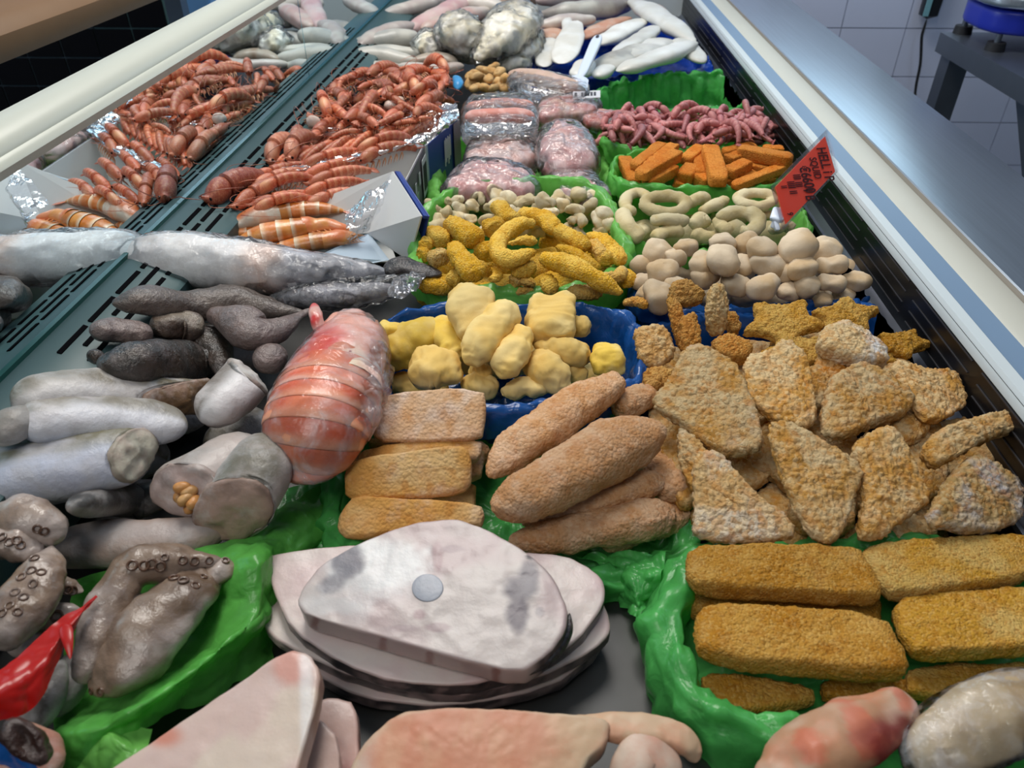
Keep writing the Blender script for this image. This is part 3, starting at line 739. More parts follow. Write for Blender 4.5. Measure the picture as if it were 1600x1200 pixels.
crumbed([(1200, 658), (1235, 650), (1300, 690), (1358, 728), (1340, 770), (1318, 838), (1298, 846), (1270, 835), (1236, 770)], .10, 20, 2, .014, 'kite-shaped crumbed piece standing point down at the front', n=190, k=34)
crumbed([(1086, 702), (1122, 698), (1180, 765), (1245, 815), (1244, 842), (1085, 846), (1083, 770)], .088, 24, -4, .014, 'right-angled crumbed triangle at the front left of the pile', n=180, k=32, col=crumbcol(L(196, 158, 104), L(208, 192, 170), 40, .5, ORNG))
crumbed([(1336, 690), (1376, 664), (1404, 662), (1426, 700), (1464, 778), (1420, 806), (1384, 842), (1346, 836), (1360, 760)], .098, 22, 8, .016, 'tall crumbed piece with a narrow top at the front of the pile', n=180, k=32)
crumbed([(1450, 815), (1492, 740), (1520, 708), (1560, 715), (1604, 750), (1606, 812), (1540, 832)], .09, 20, 14, .015, 'frosted crumbed piece at the right end of the front row', n=170, k=30, col=crumbcol(L(180, 146, 90), L(196, 190, 190), 40, .5, ORNG))
crumbed([(1452, 700), (1462, 672), (1520, 648), (1598, 632), (1610, 660), (1560, 676), (1500, 712), (1468, 724)], .108, 20, 10, .020, 'long crumbed finger resting tilted near the white rail', n=150, k=24)
for k, (u, v, z) in enumerate(((1110, 640, .05), (1160, 720, .05), (1230, 700, .05), (1300, 760, .04), (1390, 720, .05), (1420, 800, .045), (1500, 700, .06), (1130, 790, .04), (1520, 780, .05), (1230, 800, .035), (1330, 610, .06), (1180, 580, .06), (1060, 580, .06), (1400, 610, .07), (1260, 560, .07), (1040, 700, .045), (1290, 830, .03), (1420, 840, .03))):
    w = RNG.uniform(.8, 1.1); a = RNG.uniform(0, 6)
    pl = [(u + 75 * w * math.cos(a + t), v + 58 * w * math.sin(a + t)) for t in (0, 1.2, 2.3, 3.5, 4.8)]
    crumbed(pl, z, RNG.uniform(-6, 12), RNG.uniform(-12, 12), .016, 'crumbed fish piece buried at the bottom of the large crumbed pile', n=70, k=10, group='buried crumbed fish pieces')
# small shaped pieces at the back of the pile
def stargeo(cu, cv, ru, rv, z, pts=5, tilt=10, side=0, ph=0.3, inner=0.55, th=.014):
    pl = []
    for i in range(pts * 2):
        a = ph + math.pi * i / pts; r = 1 if i % 2 == 0 else inner; pl.append((cu + ru * r * math.cos(a), cv + rv * r * math.sin(a)))
    return pl
YEL = crumbcol(L(196, 146, 56), L(206, 168, 90), 40, .4)
crumbed(stargeo(1225, 498, 75, 42, .105, 5, ph=.2), .105, 16, 0, .014, 'yellow crumbed star shape with two holes lying at the back', name='crumbed_shape', mat='fine_crumb', col=YEL, rnd=2)
crumbed(stargeo(1325, 490, 60, 34, .108, 5, ph=.9), .108, 16, 4, .014, 'second yellow crumbed star shape, to the right of the first', name='crumbed_shape', mat='fine_crumb', col=YEL)
crumbed(stargeo(1250, 545, 70, 34, .095, 5, ph=.5), .094, 12, 0, .014, 'yellow crumbed shape lying under the two crumbed stars', name='crumbed_shape', mat='fine_crumb', col=YEL)
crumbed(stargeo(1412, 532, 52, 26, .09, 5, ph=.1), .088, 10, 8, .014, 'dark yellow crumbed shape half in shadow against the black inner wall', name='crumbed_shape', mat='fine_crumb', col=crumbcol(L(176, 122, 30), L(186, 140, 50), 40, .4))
crumbed(stargeo(1375, 556, 34, 22, .085, 5, ph=.4), .082, 10, 8, .014, 'small yellow crumbed shape beneath the shadowed one', name='crumbed_shape', mat='fine_crumb', col=YEL)
OR2 = crumbcol(L(190, 128, 58), L(206, 160, 94), 40, .4)
crumbed([(1050, 440), (1078, 432), (1105, 452), (1102, 470), (1072, 476), (1045, 468)], .118, 40, 0, .018, 'orange crumbed nugget perched on top behind the big piece', name='crumbed_shape', mat='fine_crumb', col=OR2)
crumbed([(1042, 458), (1062, 466), (1072, 500), (1082, 540), (1058, 540), (1046, 500)], .105, 35, -10, .016, 'orange crumbed stick standing up beside the blue liner', name='crumbed_shape', mat='fine_crumb', col=OR2)
crumbed([(1062, 492), (1090, 480), (1098, 520), (1100, 556), (1070, 550)], .108, 30, 10, .018, 'orange crumbed lump between the upright strips', name='crumbed_shape', mat='fine_crumb', col=OR2)
crumbed([(1112, 446), (1130, 440), (1142, 462), (1136, 520), (1114, 528), (1104, 505)], .118, 55, 6, .016, 'pale crumbed strip standing upright behind the big flat piece', name='crumbed_shape', col=crumbcol(L(206, 170, 112), PALE, 40, .5))
crumbed([(986, 510), (1012, 502), (1042, 508), (1058, 548), (1030, 572), (1002, 566)], .10, 25, -8, .016, 'square toast-like crumbed piece beside the corner of the blue liner', name='crumbed_shape', col=crumbcol(L(204, 158, 96), PALE, 40, .5))
crumbed([(1006, 575), (1030, 566), (1056, 572), (1052, 592), (1020, 606), (1006, 594)], .09, 12, 0, .018, 'small orange crumbed bit under the toast-like piece', name='crumbed_shape', mat='fine_crumb', col=OR2)
crumbed([(1108, 530), (1140, 512), (1180, 535), (1170, 556), (1130, 552)], .10, 12, 0, .018, 'orange crumbed bit behind the big flat piece', name='crumbed_shape', mat='fine_crumb', col=OR2)
crumbed([(1134, 484), (1152, 486), (1160, 508), (1142, 516)], .10, 20, 0, .016, 'tiny orange crumbed bit beside the upright strip', name='crumbed_shape', mat='fine_crumb', col=OR2)
# golden fish cakes, lower right
CK = crumbcol(L(192, 134, 44), L(206, 158, 76), 30, .4, L(176, 112, 30))
CK2 = crumbcol(L(196, 146, 50), L(206, 172, 100), 30, .5, L(182, 122, 34))
def cake(poly, z, th, lab, col=CK, tilt=0, side=0, n=150, k=26, dome=.001):
    crumbed(poly, z, tilt, side, th, lab, name='fish_cake', cat='fish cake', mat='fine_crumb', col=col, n=n, k=k, rnd=1, rough=(0.0007, 300), lump=(0.0012, 60), dome=dome)
cake([(1420, 1035), (1640, 1030), (1640, 1090), (1420, 1085)], .035, .016, 'fish cake in deep shadow at the bottom right of the stack', CK2, n=80, k=12)
cake([(1285, 1050), (1420, 1050), (1420, 1095), (1290, 1090)], .032, .015, 'fish cake peeping out under the front cake, right-hand one', n=80, k=12)
cake([(1095, 1045), (1180, 1052), (1275, 1070), (1275, 1092), (1150, 1112), (1105, 1085)], .036, .017, 'fish cake peeping out under the front cake, left-hand one', n=90, k=14)
cake([(1078, 905), (1380, 920), (1380, 980), (1085, 960)], .045, .02, 'fish cake under the rear left cake of the stack', n=80, k=12)
cake([(1072, 850), (1140, 844), (1345, 848), (1362, 872), (1382, 905), (1378, 930), (1090, 912), (1073, 890)], .078, .020, 'rear left golden fish cake, grooved along its front edge')
cake([(1340, 852), (1420, 838), (1640, 828), (1640, 895), (1400, 926), (1372, 905)], .072, .018, 'rear right golden fish cake, reaching out of the picture', CK2)
cake([(1395, 930), (1470, 920), (1640, 912), (1640, 1005), (1560, 1012), (1436, 1018), (1410, 985)], .066, .018, 'front right golden fish cake, paler with brown flecks', CK2)
cake([(1090, 945), (1130, 936), (1385, 952), (1424, 1020), (1420, 1048), (1180, 1030), (1095, 1010), (1086, 980)], .072, .022, 'front left golden fish cake, the biggest of the stack')
food('fillet_crumb', second=tuple(L(222, 184, 150)), amt=0.45, nscale=60, frost=tuple(L(226, 206, 190)), fscale=30, flo=0.52, fhi=0.78, famt=0.35, bump=0.7, bscale=620, bdist=0.0022, rough=0.8, vor=330, spec=0.2, grain=((L(224, 190, 156), .62), (L(184, 124, 72), .62)), gamt=.3)
# rectangular portions, centre
PT = crumbcol(L(200, 148, 78), L(214, 176, 120), 30, .5, L(186, 124, 54))
PT2 = crumbcol(L(210, 172, 134), L(226, 208, 194), 30, .5, L(196, 140, 84))
def portion(poly, z, tilt, side, th, lab, col=PT):
    crumbed(poly, z, tilt, side, th, lab, name='battered_portion', cat='fish portion', mat='portion', col=col, n=150, k=26, rnd=1, rough=(0.00015, 260), lump=(0.0011, 40), dome=.001)
portion([(570, 640), (740, 650), (740, 700), (575, 705)], .055, 10, 0, .015, 'golden portion almost hidden under the topmost oblong portion')
portion([(548, 720), (758, 690), (752, 750), (560, 770)], .06, 12, 0, .014, 'golden portion sandwiched behind the large oblong portion')
portion([(640, 760), (745, 745), (740, 800), (640, 810)], .042, 12, 0, .014, 'golden portion in shadow at the right of the oblong portions')
portion([(578, 640), (602, 612), (756, 602), (758, 650), (752, 686), (660, 690), (582, 688)], .098, 30, 0, .014, 'frosted pinkish oblong portion on top at the back', PT2)
portion([(550, 716), (572, 698), (690, 682), (754, 684), (752, 712), (720, 720), (552, 734)], .08, 14, 0, .013, 'thin golden portion behind the large oblong portion')
portion([(536, 735), (548, 716), (690, 695), (728, 696), (736, 722), (734, 762), (690, 776), (600, 780), (538, 780)], .086, 36, 0, .016, 'large golden oblong portion standing in the middle of the row')
portion([(528, 800), (552, 770), (640, 778), (752, 784), (758, 802), (750, 822), (640, 828), (540, 842), (524, 826)], .070, 30, 0, .018, 'golden oblong portion at the front, just behind the tuna steak')
# long crumbed fillets
LF = crumbcol(L(204, 152, 104), L(214, 174, 136), 35, .5, L(192, 130, 80))
def fillet(pts, wpx, lab, hr=.8, col=LF, name='crumbed_fillet'):
    w = [(P(u, v, z), q) for (u, v, z), q in zip(pts, wpx)]
    r = [(q / 2 * mpp(p), q / 2 * mpp(p) * hr) for p, q in w]
    g = tube([p for p, _ in w], r, 44, 70, sq=2.5, ends=(7, 7))
    g = disp(g, .0024, 45, 2); g = disp(g, .0008, 190, 2, None, 'b')
    solo(name, g, 'fillet_crumb', lab, 'crumbed fillet', None, col(g[0], g[2]))
fillet([(1000, 690, .05), (1060, 780, .05)], (60, 60), 'crumbed fillet in shadow between the long fillets and the crumbed triangle')
fillet([(940, 850, .03), (1075, 800, .035)], (44, 44), 'dark crumbed fillet at the bottom right of the long fillets')
fillet([(700, 745, .05), (760, 700, .05)], (40, 40), 'small crumbed fillet tip between the oblong portions and long fillets')
fillet([(960, 640, .075), (1025, 612, .08)], (52, 40), 'crumbed fillet behind the rear long fillet, mostly hidden')
fillet([(815, 812, .05), (930, 780, .058), (1046, 748, .06)], (50, 56, 44), 'pinkish crumbed fillet squeezed between the two front long fillets')
fillet([(795, 848, .045), (900, 832, .05), (1000, 812, .052), (1056, 808, .05)], (40, 62, 66, 40), 'lowest long crumbed fillet at the front')
fillet([(760, 745, .08), (830, 685, .09), (910, 630, .098), (974, 592, .10)], (44, 70, 66, 44), 'rearmost long crumbed fillet leaning over the blue liner')
fillet([(765, 800, .08), (850, 762, .088), (950, 705, .095), (1036, 668, .095)], (62, 92, 96, 66), 'broad long crumbed fillet in the middle of the fan')
# ------------------------------------------------------------------ pale battered fish in the blue liner
BT = crumbcol(L(228, 190, 106), L(236, 208, 140), 25, .5)
BT2 = crumbcol(L(226, 190, 78), L(232, 204, 112), 25, .5)
def bat(pts, wpx, lab, hr=.75, col=BT, ends=(3.5, 3.5), sq=2.3, lump=.0042):
    w = [(P(u, v, z), q) for (u, v, z), q in zip(pts, wpx)]
    g = tube([p for p, _ in w], [(q / 2 * mpp(p), q / 2 * mpp(p) * hr) for p, q in w], 40, 56, sq=sq, ends=ends)
    g = disp(g, lump, 36, 3); g = disp(g, .0016, 75, 3, None, True); g = disp(g, .0005, 160, 2)
    solo('battered_fish', g, 'batter', lab, 'battered fish', None, col(g[0], g[2]))
W = 'in the blue liner'
bat([(600, 600, .045), (660, 606, .045), (700, 610, .04)], (40, 50, 40), f'yellow battered fish piece lowest at the front left {W}')
bat([(900, 600, .04), (960, 580, .04)], (50, 50), f'battered fish piece hidden low at the right {W}')
bat([(700, 560, .05), (800, 560, .05), (880, 560, .05)], (70, 60, 60), f'battered fish piece hidden beneath the middle of the heap {W}')
bat([(590, 512, .09), (628, 520, .09)], (34, 36), f'small round battered piece beside the wrapped crayfish {W}', 0.8, BT2)
bat([(598, 570, .065), (640, 535, .085), (715, 510, .09)], (70, 62, 48), f'yellow battered piece lying at the far left {W}', .8, BT2)
bat([(690, 500, .09), (706, 540, .09), (716, 562, .085)], (50, 44, 34), f'yellow battered piece behind the wedge-shaped one {W}', .8, BT2)
bat([(736, 455, .12), (738, 490, .118), (748, 540, .10)], (66, 72, 46), f'large squarish battered piece highest at the back {W}', .6, BT, (6, 4), 3)
bat([(862, 468, .11), (862, 528, .105)], (72, 70), f'blocky battered piece with a blue-grey vein {W}', .6, BT, (7, 7), 4)
bat([(884, 505, .095), (920, 516, .09)], (36, 34), f'small battered piece right of the blocky one {W}')
bat([(798, 476, .12), (764, 520, .12), (726, 565, .108)], (44, 54, 46), f'long battered piece leaning diagonally across the centre {W}', .8)
bat([(822, 510, .112), (802, 548, .11), (782, 588, .10)], (40, 54, 50), f'slim battered piece right of the long diagonal one {W}', .8)
bat([(836, 540, .098), (880, 548, .098), (922, 554, .09)], (24, 38, 38), f'battered piece with a pinched tail at the right {W}')
bat([(830, 560, .09), (860, 580, .09), (892, 608, .08)], (50, 58, 36), f'triangular battered piece at the front right {W}', .6)
bat([(890, 575, .08), (910, 596, .07)], (30, 30), f'small battered piece behind the triangular one {W}')
bat([(638, 585, .092), (680, 572, .098), (724, 590, .09)], (56, 78, 40), f'wide wedge-shaped battered piece with a grey fleck {W}', .7, BT, (4, 3), 2.5)
bat([(735, 580, .085), (760, 586, .08)], (30, 30), f'small battered piece below the long diagonal one {W}')
bat([(720, 604, .075), (745, 602, .078), (776, 600, .075)], (34, 46, 34), f'round battered piece behind the topmost oblong portion {W}')
bat([(778, 616, .075), (820, 604, .08), (878, 598, .078)], (30, 38, 32), f'flat battered piece along the front rim {W}')
bat([(942, 542, .09), (946, 560, .09), (952, 590, .08)], (40, 46, 56), f'yellow battered piece at the far right {W}', .8, BT2)
# ------------------------------------------------------------------ mixed pale seafood and yellow crumbed strips
food('seafood_pale', second=tuple(L(196, 170, 130)), amt=0.4, nscale=50, bump=0.35, bscale=300, rough=0.65, spec=0.3)
SEA = crumbcol(L(208, 192, 152), L(228, 216, 186), 40, .5, L(190, 160, 110))
protos = []
def lumpy(r, n=22, m=14, lump=.004, f=45, sq=2.2):
    g = blob((0, 0, 0), r, n, m, sq); return disp(disp(g, lump, f, 2), .0006, 180, 2)
def instance(me, name, label, cat, group, loc, rot, sc):
    o = bpy.data.objects.new(name, me); COLL.objects.link(o); o.location = tuple(float(x) for x in loc); o.rotation_euler = rot; o.scale = sc
    return tag(o, label, cat, group)
def variants(name, mat, col, k, fn):
    out = []
    for _ in range(k):
        g = fn(); out.append(mesh(name, g[0], g[1], mat, col(g[0], g[2])))
    return out
sv = variants('seafood_bit', 'seafood_pale', SEA, 7, lambda: lumpy((.017 * RNG.uniform(.6, 1.3), .009 * RNG.uniform(.7, 1.2), .008), lump=.0075, f=60))
pts = []
for row, (v0, z, ua, ub, n) in enumerate(((312, .098, 690, 935, 13), (326, .096, 672, 950, 14), (342, .088, 668, 962, 14), (360, .075, 670, 975, 12))):
    for i in range(n):
        pts.append((ua + (ub - ua) * (i + .5) / n + RNG.uniform(-6, 6), v0 + RNG.uniform(-6, 6) - 8 * (row < 2) * math.sin(i / n * 3.1) * 0, z + RNG.uniform(-.004, .006)))
for i, (u, v, z) in enumerate(pts):
    p = P(u, v, z)
    instance(sv[i % 7], 'seafood_bit', 'pale lumpy piece of the mixed seafood behind the yellow crumbed strips', 'seafood', 'mixed pale seafood bits', p, (RNG.uniform(-.6, .6), RNG.uniform(-.6, .6), RNG.uniform(0, 6.3)), (RNG.uniform(.8, 1.25),) * 3)
YC = crumbcol(L(230, 176, 44), L(240, 198, 88), 35, .5, L(214, 150, 26))
food('yellow_crumb', second=tuple(L(236, 190, 80)), amt=0.4, nscale=60, bump=0.8, bscale=650, bdist=0.002, rough=0.8, spec=0.2, vor=420, grain=((L(240, 204, 110), .6), (L(206, 136, 16), .65)), gamt=.4)
def yst(pts, wpx, lab, hr=.85, col=YC):
    w = [(P(u, v, z), q) for (u, v, z), q in zip(pts, wpx if hasattr(wpx, '__len__') else [wpx] * len(pts))]
    g = tube([p for p, _ in w], [(q / 2 * mpp(p), q / 2 * mpp(p) * hr) for p, q in w], 20, 40, sq=2.3, ends=(6, 6))
    g = disp(g, .0022, 60, 2); g = disp(g, .0009, 240, 2, None, 'b')
    solo('crumbed_strip', g, 'yellow_crumb', lab, 'crumbed strip', None, col(g[0], g[2]))
Y = 'of the bright yellow heap'
YP = crumbcol(L(214, 172, 92), L(228, 196, 130), 35, .5)
for k, (u, v) in enumerate(((690, 455), (740, 462), (800, 455), (870, 450), (930, 440), (690, 420), (760, 420), (850, 415), (930, 405), (880, 380))):
    p = P(u, v, .05)
    g = disp(blob(p, (.035, .026, .022), 18, 12), .004, 45, 2)
    solo('crumbed_strip', g, 'yellow_crumb', 'yellow crumbed strip buried inside the bright yellow heap', 'crumbed strip', 'buried yellow crumbed strips', YC(g[0], g[2]))
yst([(776, 318, .118), (790, 335, .118), (808, 348, .114)], 30, f'pointed strip at the very top {Y}')
yst([(700, 348, .115), (725, 362, .115), (748, 378, .112)], (34, 40, 40), f'short flat strip at the upper left {Y}')
yst([(765, 350, .115), (775, 360, .115)], 36, f'blunt lump just left of the curled strip {Y}')
yst([(808, 332, .112), (850, 342, .112), (868, 362, .11)], (26, 30, 30), f'curved strip running behind the curl {Y}')
yst([(838, 348, .128), (812, 352, .128), (782, 372, .126), (778, 394, .124), (800, 404, .122), (836, 394, .12)], (24, 26, 28, 30, 30, 26), f'big C-shaped curled strip in the centre {Y}')
yst([(838, 376, .124), (812, 376, .125), (792, 382, .125)], (16, 16, 12), f'inner tip of the C-shaped curl {Y}')
yst([(866, 356, .108), (895, 372, .108), (918, 390, .104)], 28, f'slanting strip at the upper right {Y}')
yst([(920, 366, .10), (955, 388, .10), (975, 412, .094)], (26, 30, 30), f'strip on the far right shoulder {Y}')
yst([(935, 392, .095), (950, 410, .095)], 30, f'short strip on the right shoulder {Y}')
yst([(868, 384, .10), (895, 396, .10), (920, 412, .096), (938, 420, .09)], (20, 26, 26, 20), f'thin strip curving across the right {Y}')
yst([(925, 378, .102), (945, 402, .10)], 24, f'pale strip lying across the right shoulder {Y}', col=YP)
yst([(845, 404, .118), (880, 412, .118), (920, 430, .112), (970, 458, .095)], (34, 38, 34, 26), f'longest strip lying across the front right {Y}')
yst([(706, 382, .118), (722, 406, .118), (746, 434, .11)], (24, 36, 44), f'broad strip widening to the left front {Y}')
yst([(672, 362, .10), (690, 372, .104), (706, 372, .105)], (30, 36, 30), f'knobbly strip at the left edge {Y}')
yst([(664, 385, .10), (672, 376, .10)], 26, f'small knob at the leftmost edge {Y}')
yst([(655, 400, .09), (668, 395, .09)], 26, f'flat strip behind the black fish tail {Y}')
yst([(680, 398, .11), (692, 408, .11)], 34, f'pale knobbly lump at the left {Y}', col=YP)
yst([(752, 385, .10), (770, 400, .098)], 34, f'strip hidden under the left of the curl {Y}')
yst([(656, 442, .085), (690, 446, .086), (700, 440, .085)], (28, 34, 30), f'strip lying by the plastic tail wrap {Y}')
yst([(700, 430, .095), (725, 442, .09)], 36, f'rounded strip at the left front {Y}')
yst([(770, 418, .105), (778, 430, .104), (764, 440, .10)], (16, 18, 16), f'small curled bit below the broad strip {Y}')
yst([(800, 424, .105), (835, 416, .105)], (30, 30), f'strip tucked under the curl {Y}')
yst([(800, 440, .092), (812, 436, .092)], 22, f'small round bit at the front {Y}', col=YP)
yst([(826, 438, .095), (824, 446, .09)], 24, f'stub end facing the front {Y}', col=YP)
yst([(852, 432, .10), (858, 446, .096), (866, 458, .09)], (24, 26, 22), f'stubby strip pointing to the front {Y}')
yst([(805, 458, .08), (825, 454, .082), (840, 456, .08)], 14, f'thin pale strip on the blue rim {Y}', col=YP)
yst([(885, 455, .085), (915, 458, .085), (942, 452, .085)], (22, 24, 22), f'pale strip resting along the blue rim {Y}', col=YP)
yst([(940, 432, .095), (965, 432, .094), (972, 420, .092)], (18, 20, 14), f'pale forked strip at the right front {Y}', col=YP)
yst([(970, 440, .085), (985, 432, .08)], 30, f'strip at the far right corner {Y}')
yst([(720, 455, .07), (755, 452, .072), (780, 456, .07)], (20, 24, 20), f'strip low behind the battered fish {Y}')
yst([(970, 474, .085), (990, 472, .086), (1012, 480, .085)], (14, 20, 16), 'orange crumbed strip lying on the blue liner corner', col=OR2)
# ------------------------------------------------------------------ squid rings
food('ring_batter', second=tuple(L(212, 198, 160)), amt=0.4, nscale=50, bump=0.4, bscale=350, rough=0.75, spec=0.2)
RG = crumbcol(L(198, 180, 134), L(214, 200, 162), 30, .5, L(190, 166, 110))
def ring(pts, wpx, lab, closed=False, hr=.85):
    w = [P(u, v, z) for (u, v, z) in pts]; r = wpx / 2 * mpp(w[0])
    if closed:
        w = np.array(w); m, n = 48, 16
        q = cr(np.concatenate([w[-1:], w, w[:2]]), 400); q = q[int(400 / (len(w) + 2)):int(400 * (len(w) + 1) / (len(w) + 2))]
        q = q[np.linspace(0, len(q) - 1, m + 1).astype(int)[:-1]]
        t = np.roll(q, -1, 0) - np.roll(q, 1, 0); t /= np.linalg.norm(t, axis=1, keepdims=True)
        sd = np.cross(t, (0, 0, 1)); sd /= np.linalg.norm(sd, axis=1, keepdims=True); uv = np.cross(sd, t)
        ph = np.linspace(0, 2 * np.pi, n, endpoint=False)
        V = (q[:, None] + sd[:, None] * (r * np.cos(ph))[None, :, None] + uv[:, None] * (r * hr * np.sin(ph))[None, :, None]).reshape(-1, 3)
        i = np.arange(m)[:, None]; j = np.arange(n)[None]
        a = i * n + j; b = i * n + (j + 1) % n; c = ((i + 1) % m) * n + (j + 1) % n; d = ((i + 1) % m) * n + j
        g = (V, [np.stack([a, d, c, b], -1).reshape(-1, 4)], np.zeros((len(V), 3)))
        N = vnorm(V, g[1])
        if np.mean(np.sum(N * (V - np.repeat(q, n, 0)), 1)) < 0: g = (V, [g[1][0][:, ::-1]], g[2])
    else:
        g = tube(w, [(r, r * hr)] * 2, 18, 40, ends=(8, 8))
    g = disp(g, .0022, 55, 2); g = disp(g, .0006, 200, 2)
    solo('squid_ring', g, 'ring_batter', lab, 'squid ring', None, RG(g[0], g[2]))
def ell(u, v, a, b, z, ph=0, n=9, arc=2 * math.pi, dz=0):
    return [(u + a * math.cos(ph + arc * i / n), v + b * math.sin(ph + arc * i / n), z + dz * math.sin(ph + arc * i / n)) for i in range(n + (0 if arc > 6 else 1))]
for k in range(8):
    p = P(1000 + (k % 4) * 68, 336 + (k // 4) * 30, .04)
    g = disp(blob(p, (.035, .022, .02), 18, 12), .004, 45, 2)
    solo('squid_ring', g, 'ring_batter', 'pale squid ring buried under the others in the green liner', 'squid ring', 'buried squid rings', RG(g[0], g[2]))
S = 'in the green liner'
ring(ell(995, 318, 18, 16, .094, ph=-.3, arc=-4.2), 20, f'open squid ring at the back left corner {S}')
ring(ell(1040, 319, 32, 13, .104, dz=-.004), 22, f'large complete oval squid ring at the back {S}', True)
ring([(1075, 318, .095), (1092, 310, .095), (1106, 312, .09)], 22, f'squid ring edge right of the large oval {S}')
ring([(1094, 332, .095), (1118, 320, .098), (1136, 312, .098)], 22, f'straight squid strip slanting at the back {S}')
ring(ell(1180, 312, 27, 10, .106, dz=-.004), 19, f'complete oval squid ring at the back right {S}', True)
ring(ell(1196, 326, 26, 10, .09, dz=-.004, arc=3.4), 16, f'squid ring lying under the back right oval {S}')
ring([(972, 330, .10), (980, 350, .098), (1000, 376, .085)], (26), f'long squid strip along the left side {S}')
ring([(1014, 345, .105), (1045, 344, .108), (1074, 343, .105)], 22, f'straight squid strip across the front of the large oval {S}')
ring([(1020, 374, .09), (1040, 362, .095), (1068, 362, .094)], 26, f'squid strip at the front left {S}')
ring([(1080, 352, .092), (1096, 342, .095), (1102, 352, .09)], 24, f'short squid strip in the middle {S}')
ring(ell(1155, 348, 30, 17, .104, ph=-2.9, arc=4.2, dz=-.006), 26, f'large arched squid ring at the right front {S}')
ring([(1122, 342, .10), (1130, 356, .098), (1142, 364, .092)], 24, f'bent squid strip left of the arched ring {S}')
ring([(1155, 360, .095), (1172, 366, .092), (1180, 360, .09)], 20, f'short squid bit inside the arched ring {S}')
ring([(1080, 366, .08), (1110, 370, .08), (1140, 368, .08)], 24, f'squid strip along the front rim {S}')
ring([(1205, 360, .085), (1225, 352, .085), (1240, 360, .08)], 22, f'squid ring behind the price card foot {S}')
ring([(1000, 352, .075), (1012, 366, .07)], 22, f'squid bit deep in the left side {S}')
# ------------------------------------------------------------------ whitish nuggets
food('nugget', second=tuple(L(214, 196, 168)), amt=0.35, nscale=50, frost=tuple(L(226, 220, 214)), fscale=30, flo=.5, fhi=.8, famt=.4, bump=0.25, bscale=300, rough=0.7, spec=0.2)
NG = crumbcol(L(196, 168, 130), L(212, 192, 164), 25, .5)
nv = variants('fish_nugget', 'nugget', NG, 9, lambda: lumpy((.020, .0145, .013), 26, 18, .0050, 46, 2.5))
for k in range(14):
    p = P(1020 + (k % 7) * 48, 420 + (k // 7) * 42, .045)
    instance(nv[k % 9], 'fish_nugget', 'whitish fish nugget buried under the others on the blue liner', 'fish nugget', 'buried whitish nuggets', p, (0, 0, RNG.uniform(0, 6)), (1.25, 1.25, 1.2))
nl = [  # u, v, length px, angle in picture (deg from horizontal), z
 (1005, 412, 40, 40, .085), (1030, 395, 48, 30, .10), (1052, 402, 46, -50, .10), (1072, 388, 44, 10, .10), (1125, 378, 44, 20, .115), (1128, 408, 58, 85, .118), (1166, 382, 44, 25, .11),
 (1098, 415, 48, 50, .105), (1190, 392, 52, 40, .115), (1242, 385, 62, 80, .122), (1292, 393, 54, 5, .105), (1300, 414, 46, 10, .10), (1254, 420, 54, 15, .108), (1196, 412, 60, -10, .105),
 (1160, 415, 40, 70, .098), (1034, 425, 50, -30, .098), (1100, 432, 44, 45, .095), (1148, 447, 46, -15, .09), (1192, 448, 50, 30, .095), (1262, 447, 44, 0, .092), (1300, 442, 44, -10, .09),
 (1338, 440, 46, -25, .085), (1228, 455, 40, 20, .085), (1005, 442, 34, 0, .078), (1012, 460, 40, 45, .08), (1028, 465, 58, 88, .088), (1056, 448, 40, 60, .09), (1228, 425, 40, 50, .098), (1320, 460, 36, 0, .07), (1080, 462, 34, 10, .07), (1285, 470, 34, 0, .07)]
labs = pile_labels([(a[0], a[1]) for a in nl], 'whitish fish nugget', 'of the nugget heap', 5)
for k, (u, v, ln, an, z) in enumerate(nl):
    p = P(u, v, z); sc = ln * mpp(p) / .040
    instance(nv[k % 9], 'fish_nugget', labs[k], 'fish nugget', 'whitish fish nuggets', p, (RNG.uniform(-.3, .3), 0, math.radians(an)), (sc, sc * RNG.uniform(1.0, 1.2), sc * 1.05))
# ------------------------------------------------------------------ orange fish sticks
food('orange_crumb', second=tuple(L(216, 140, 56)), amt=0.5, nscale=80, bump=0.7, bscale=700, rough=0.8, spec=0.2, vor=500, grain=((L(222, 150, 70), .6), (L(170, 84, 14), .65)), gamt=.4)
OC = crumbcol(L(204, 114, 28), L(218, 142, 58), 30, .4)
def ostick(a, b, wpx, lab, hr=.75, group=None):
    A, B = P(*a), P(*b); r = wpx / 2 * mpp(A)
    g = tube([A, B], [(r, r * hr)] * 2, 24, 26, sq=7, ends=(16, 16)); g = disp(g, .0009, 120, 2)
    solo('fish_stick', g, 'orange_crumb', lab, 'fish stick', group, OC(g[0], g[2]))
for k in range(7):
    ostick((985 + k * 36, 285, .05), (1005 + k * 36, 262, .05), 26, 'orange fish stick buried under the others', group='buried orange fish sticks')
O = 'orange fish stick'
ostick((975, 248, .10), (992, 288, .088), 22, f'{O} along the left side of the green liner')
ostick((990, 262, .105), (1036, 226, .11), 20, f'{O} slanting at the back left, behind two others')
ostick((1010, 264, .112), (1055, 228, .112), 20, f'{O} slanting between the two left slanting ones')
ostick((998, 276, .115), (1060, 240, .118), 24, f'large {O} slanting in front at the left')
ostick((1008, 288, .10), (1055, 262, .105), 24, f'pale {O} at the front left with a blunt end')
ostick((1068, 280, .095), (1082, 262, .10), 26, f'short stubby {O} in the front middle')
ostick((1052, 287, .085), (1072, 293, .08), 20, f'{O} lowest on the front rim')
ostick((1070, 252, .105), (1096, 232, .108), 22, f'{O} just left of the upright one')
ostick((1096, 275, .10), (1092, 240, .104), 22, f'{O} behind the upright one on its left')
ostick((1108, 232, .118), (1124, 286, .11), 27, f'wide upright {O} in the centre of the heap')
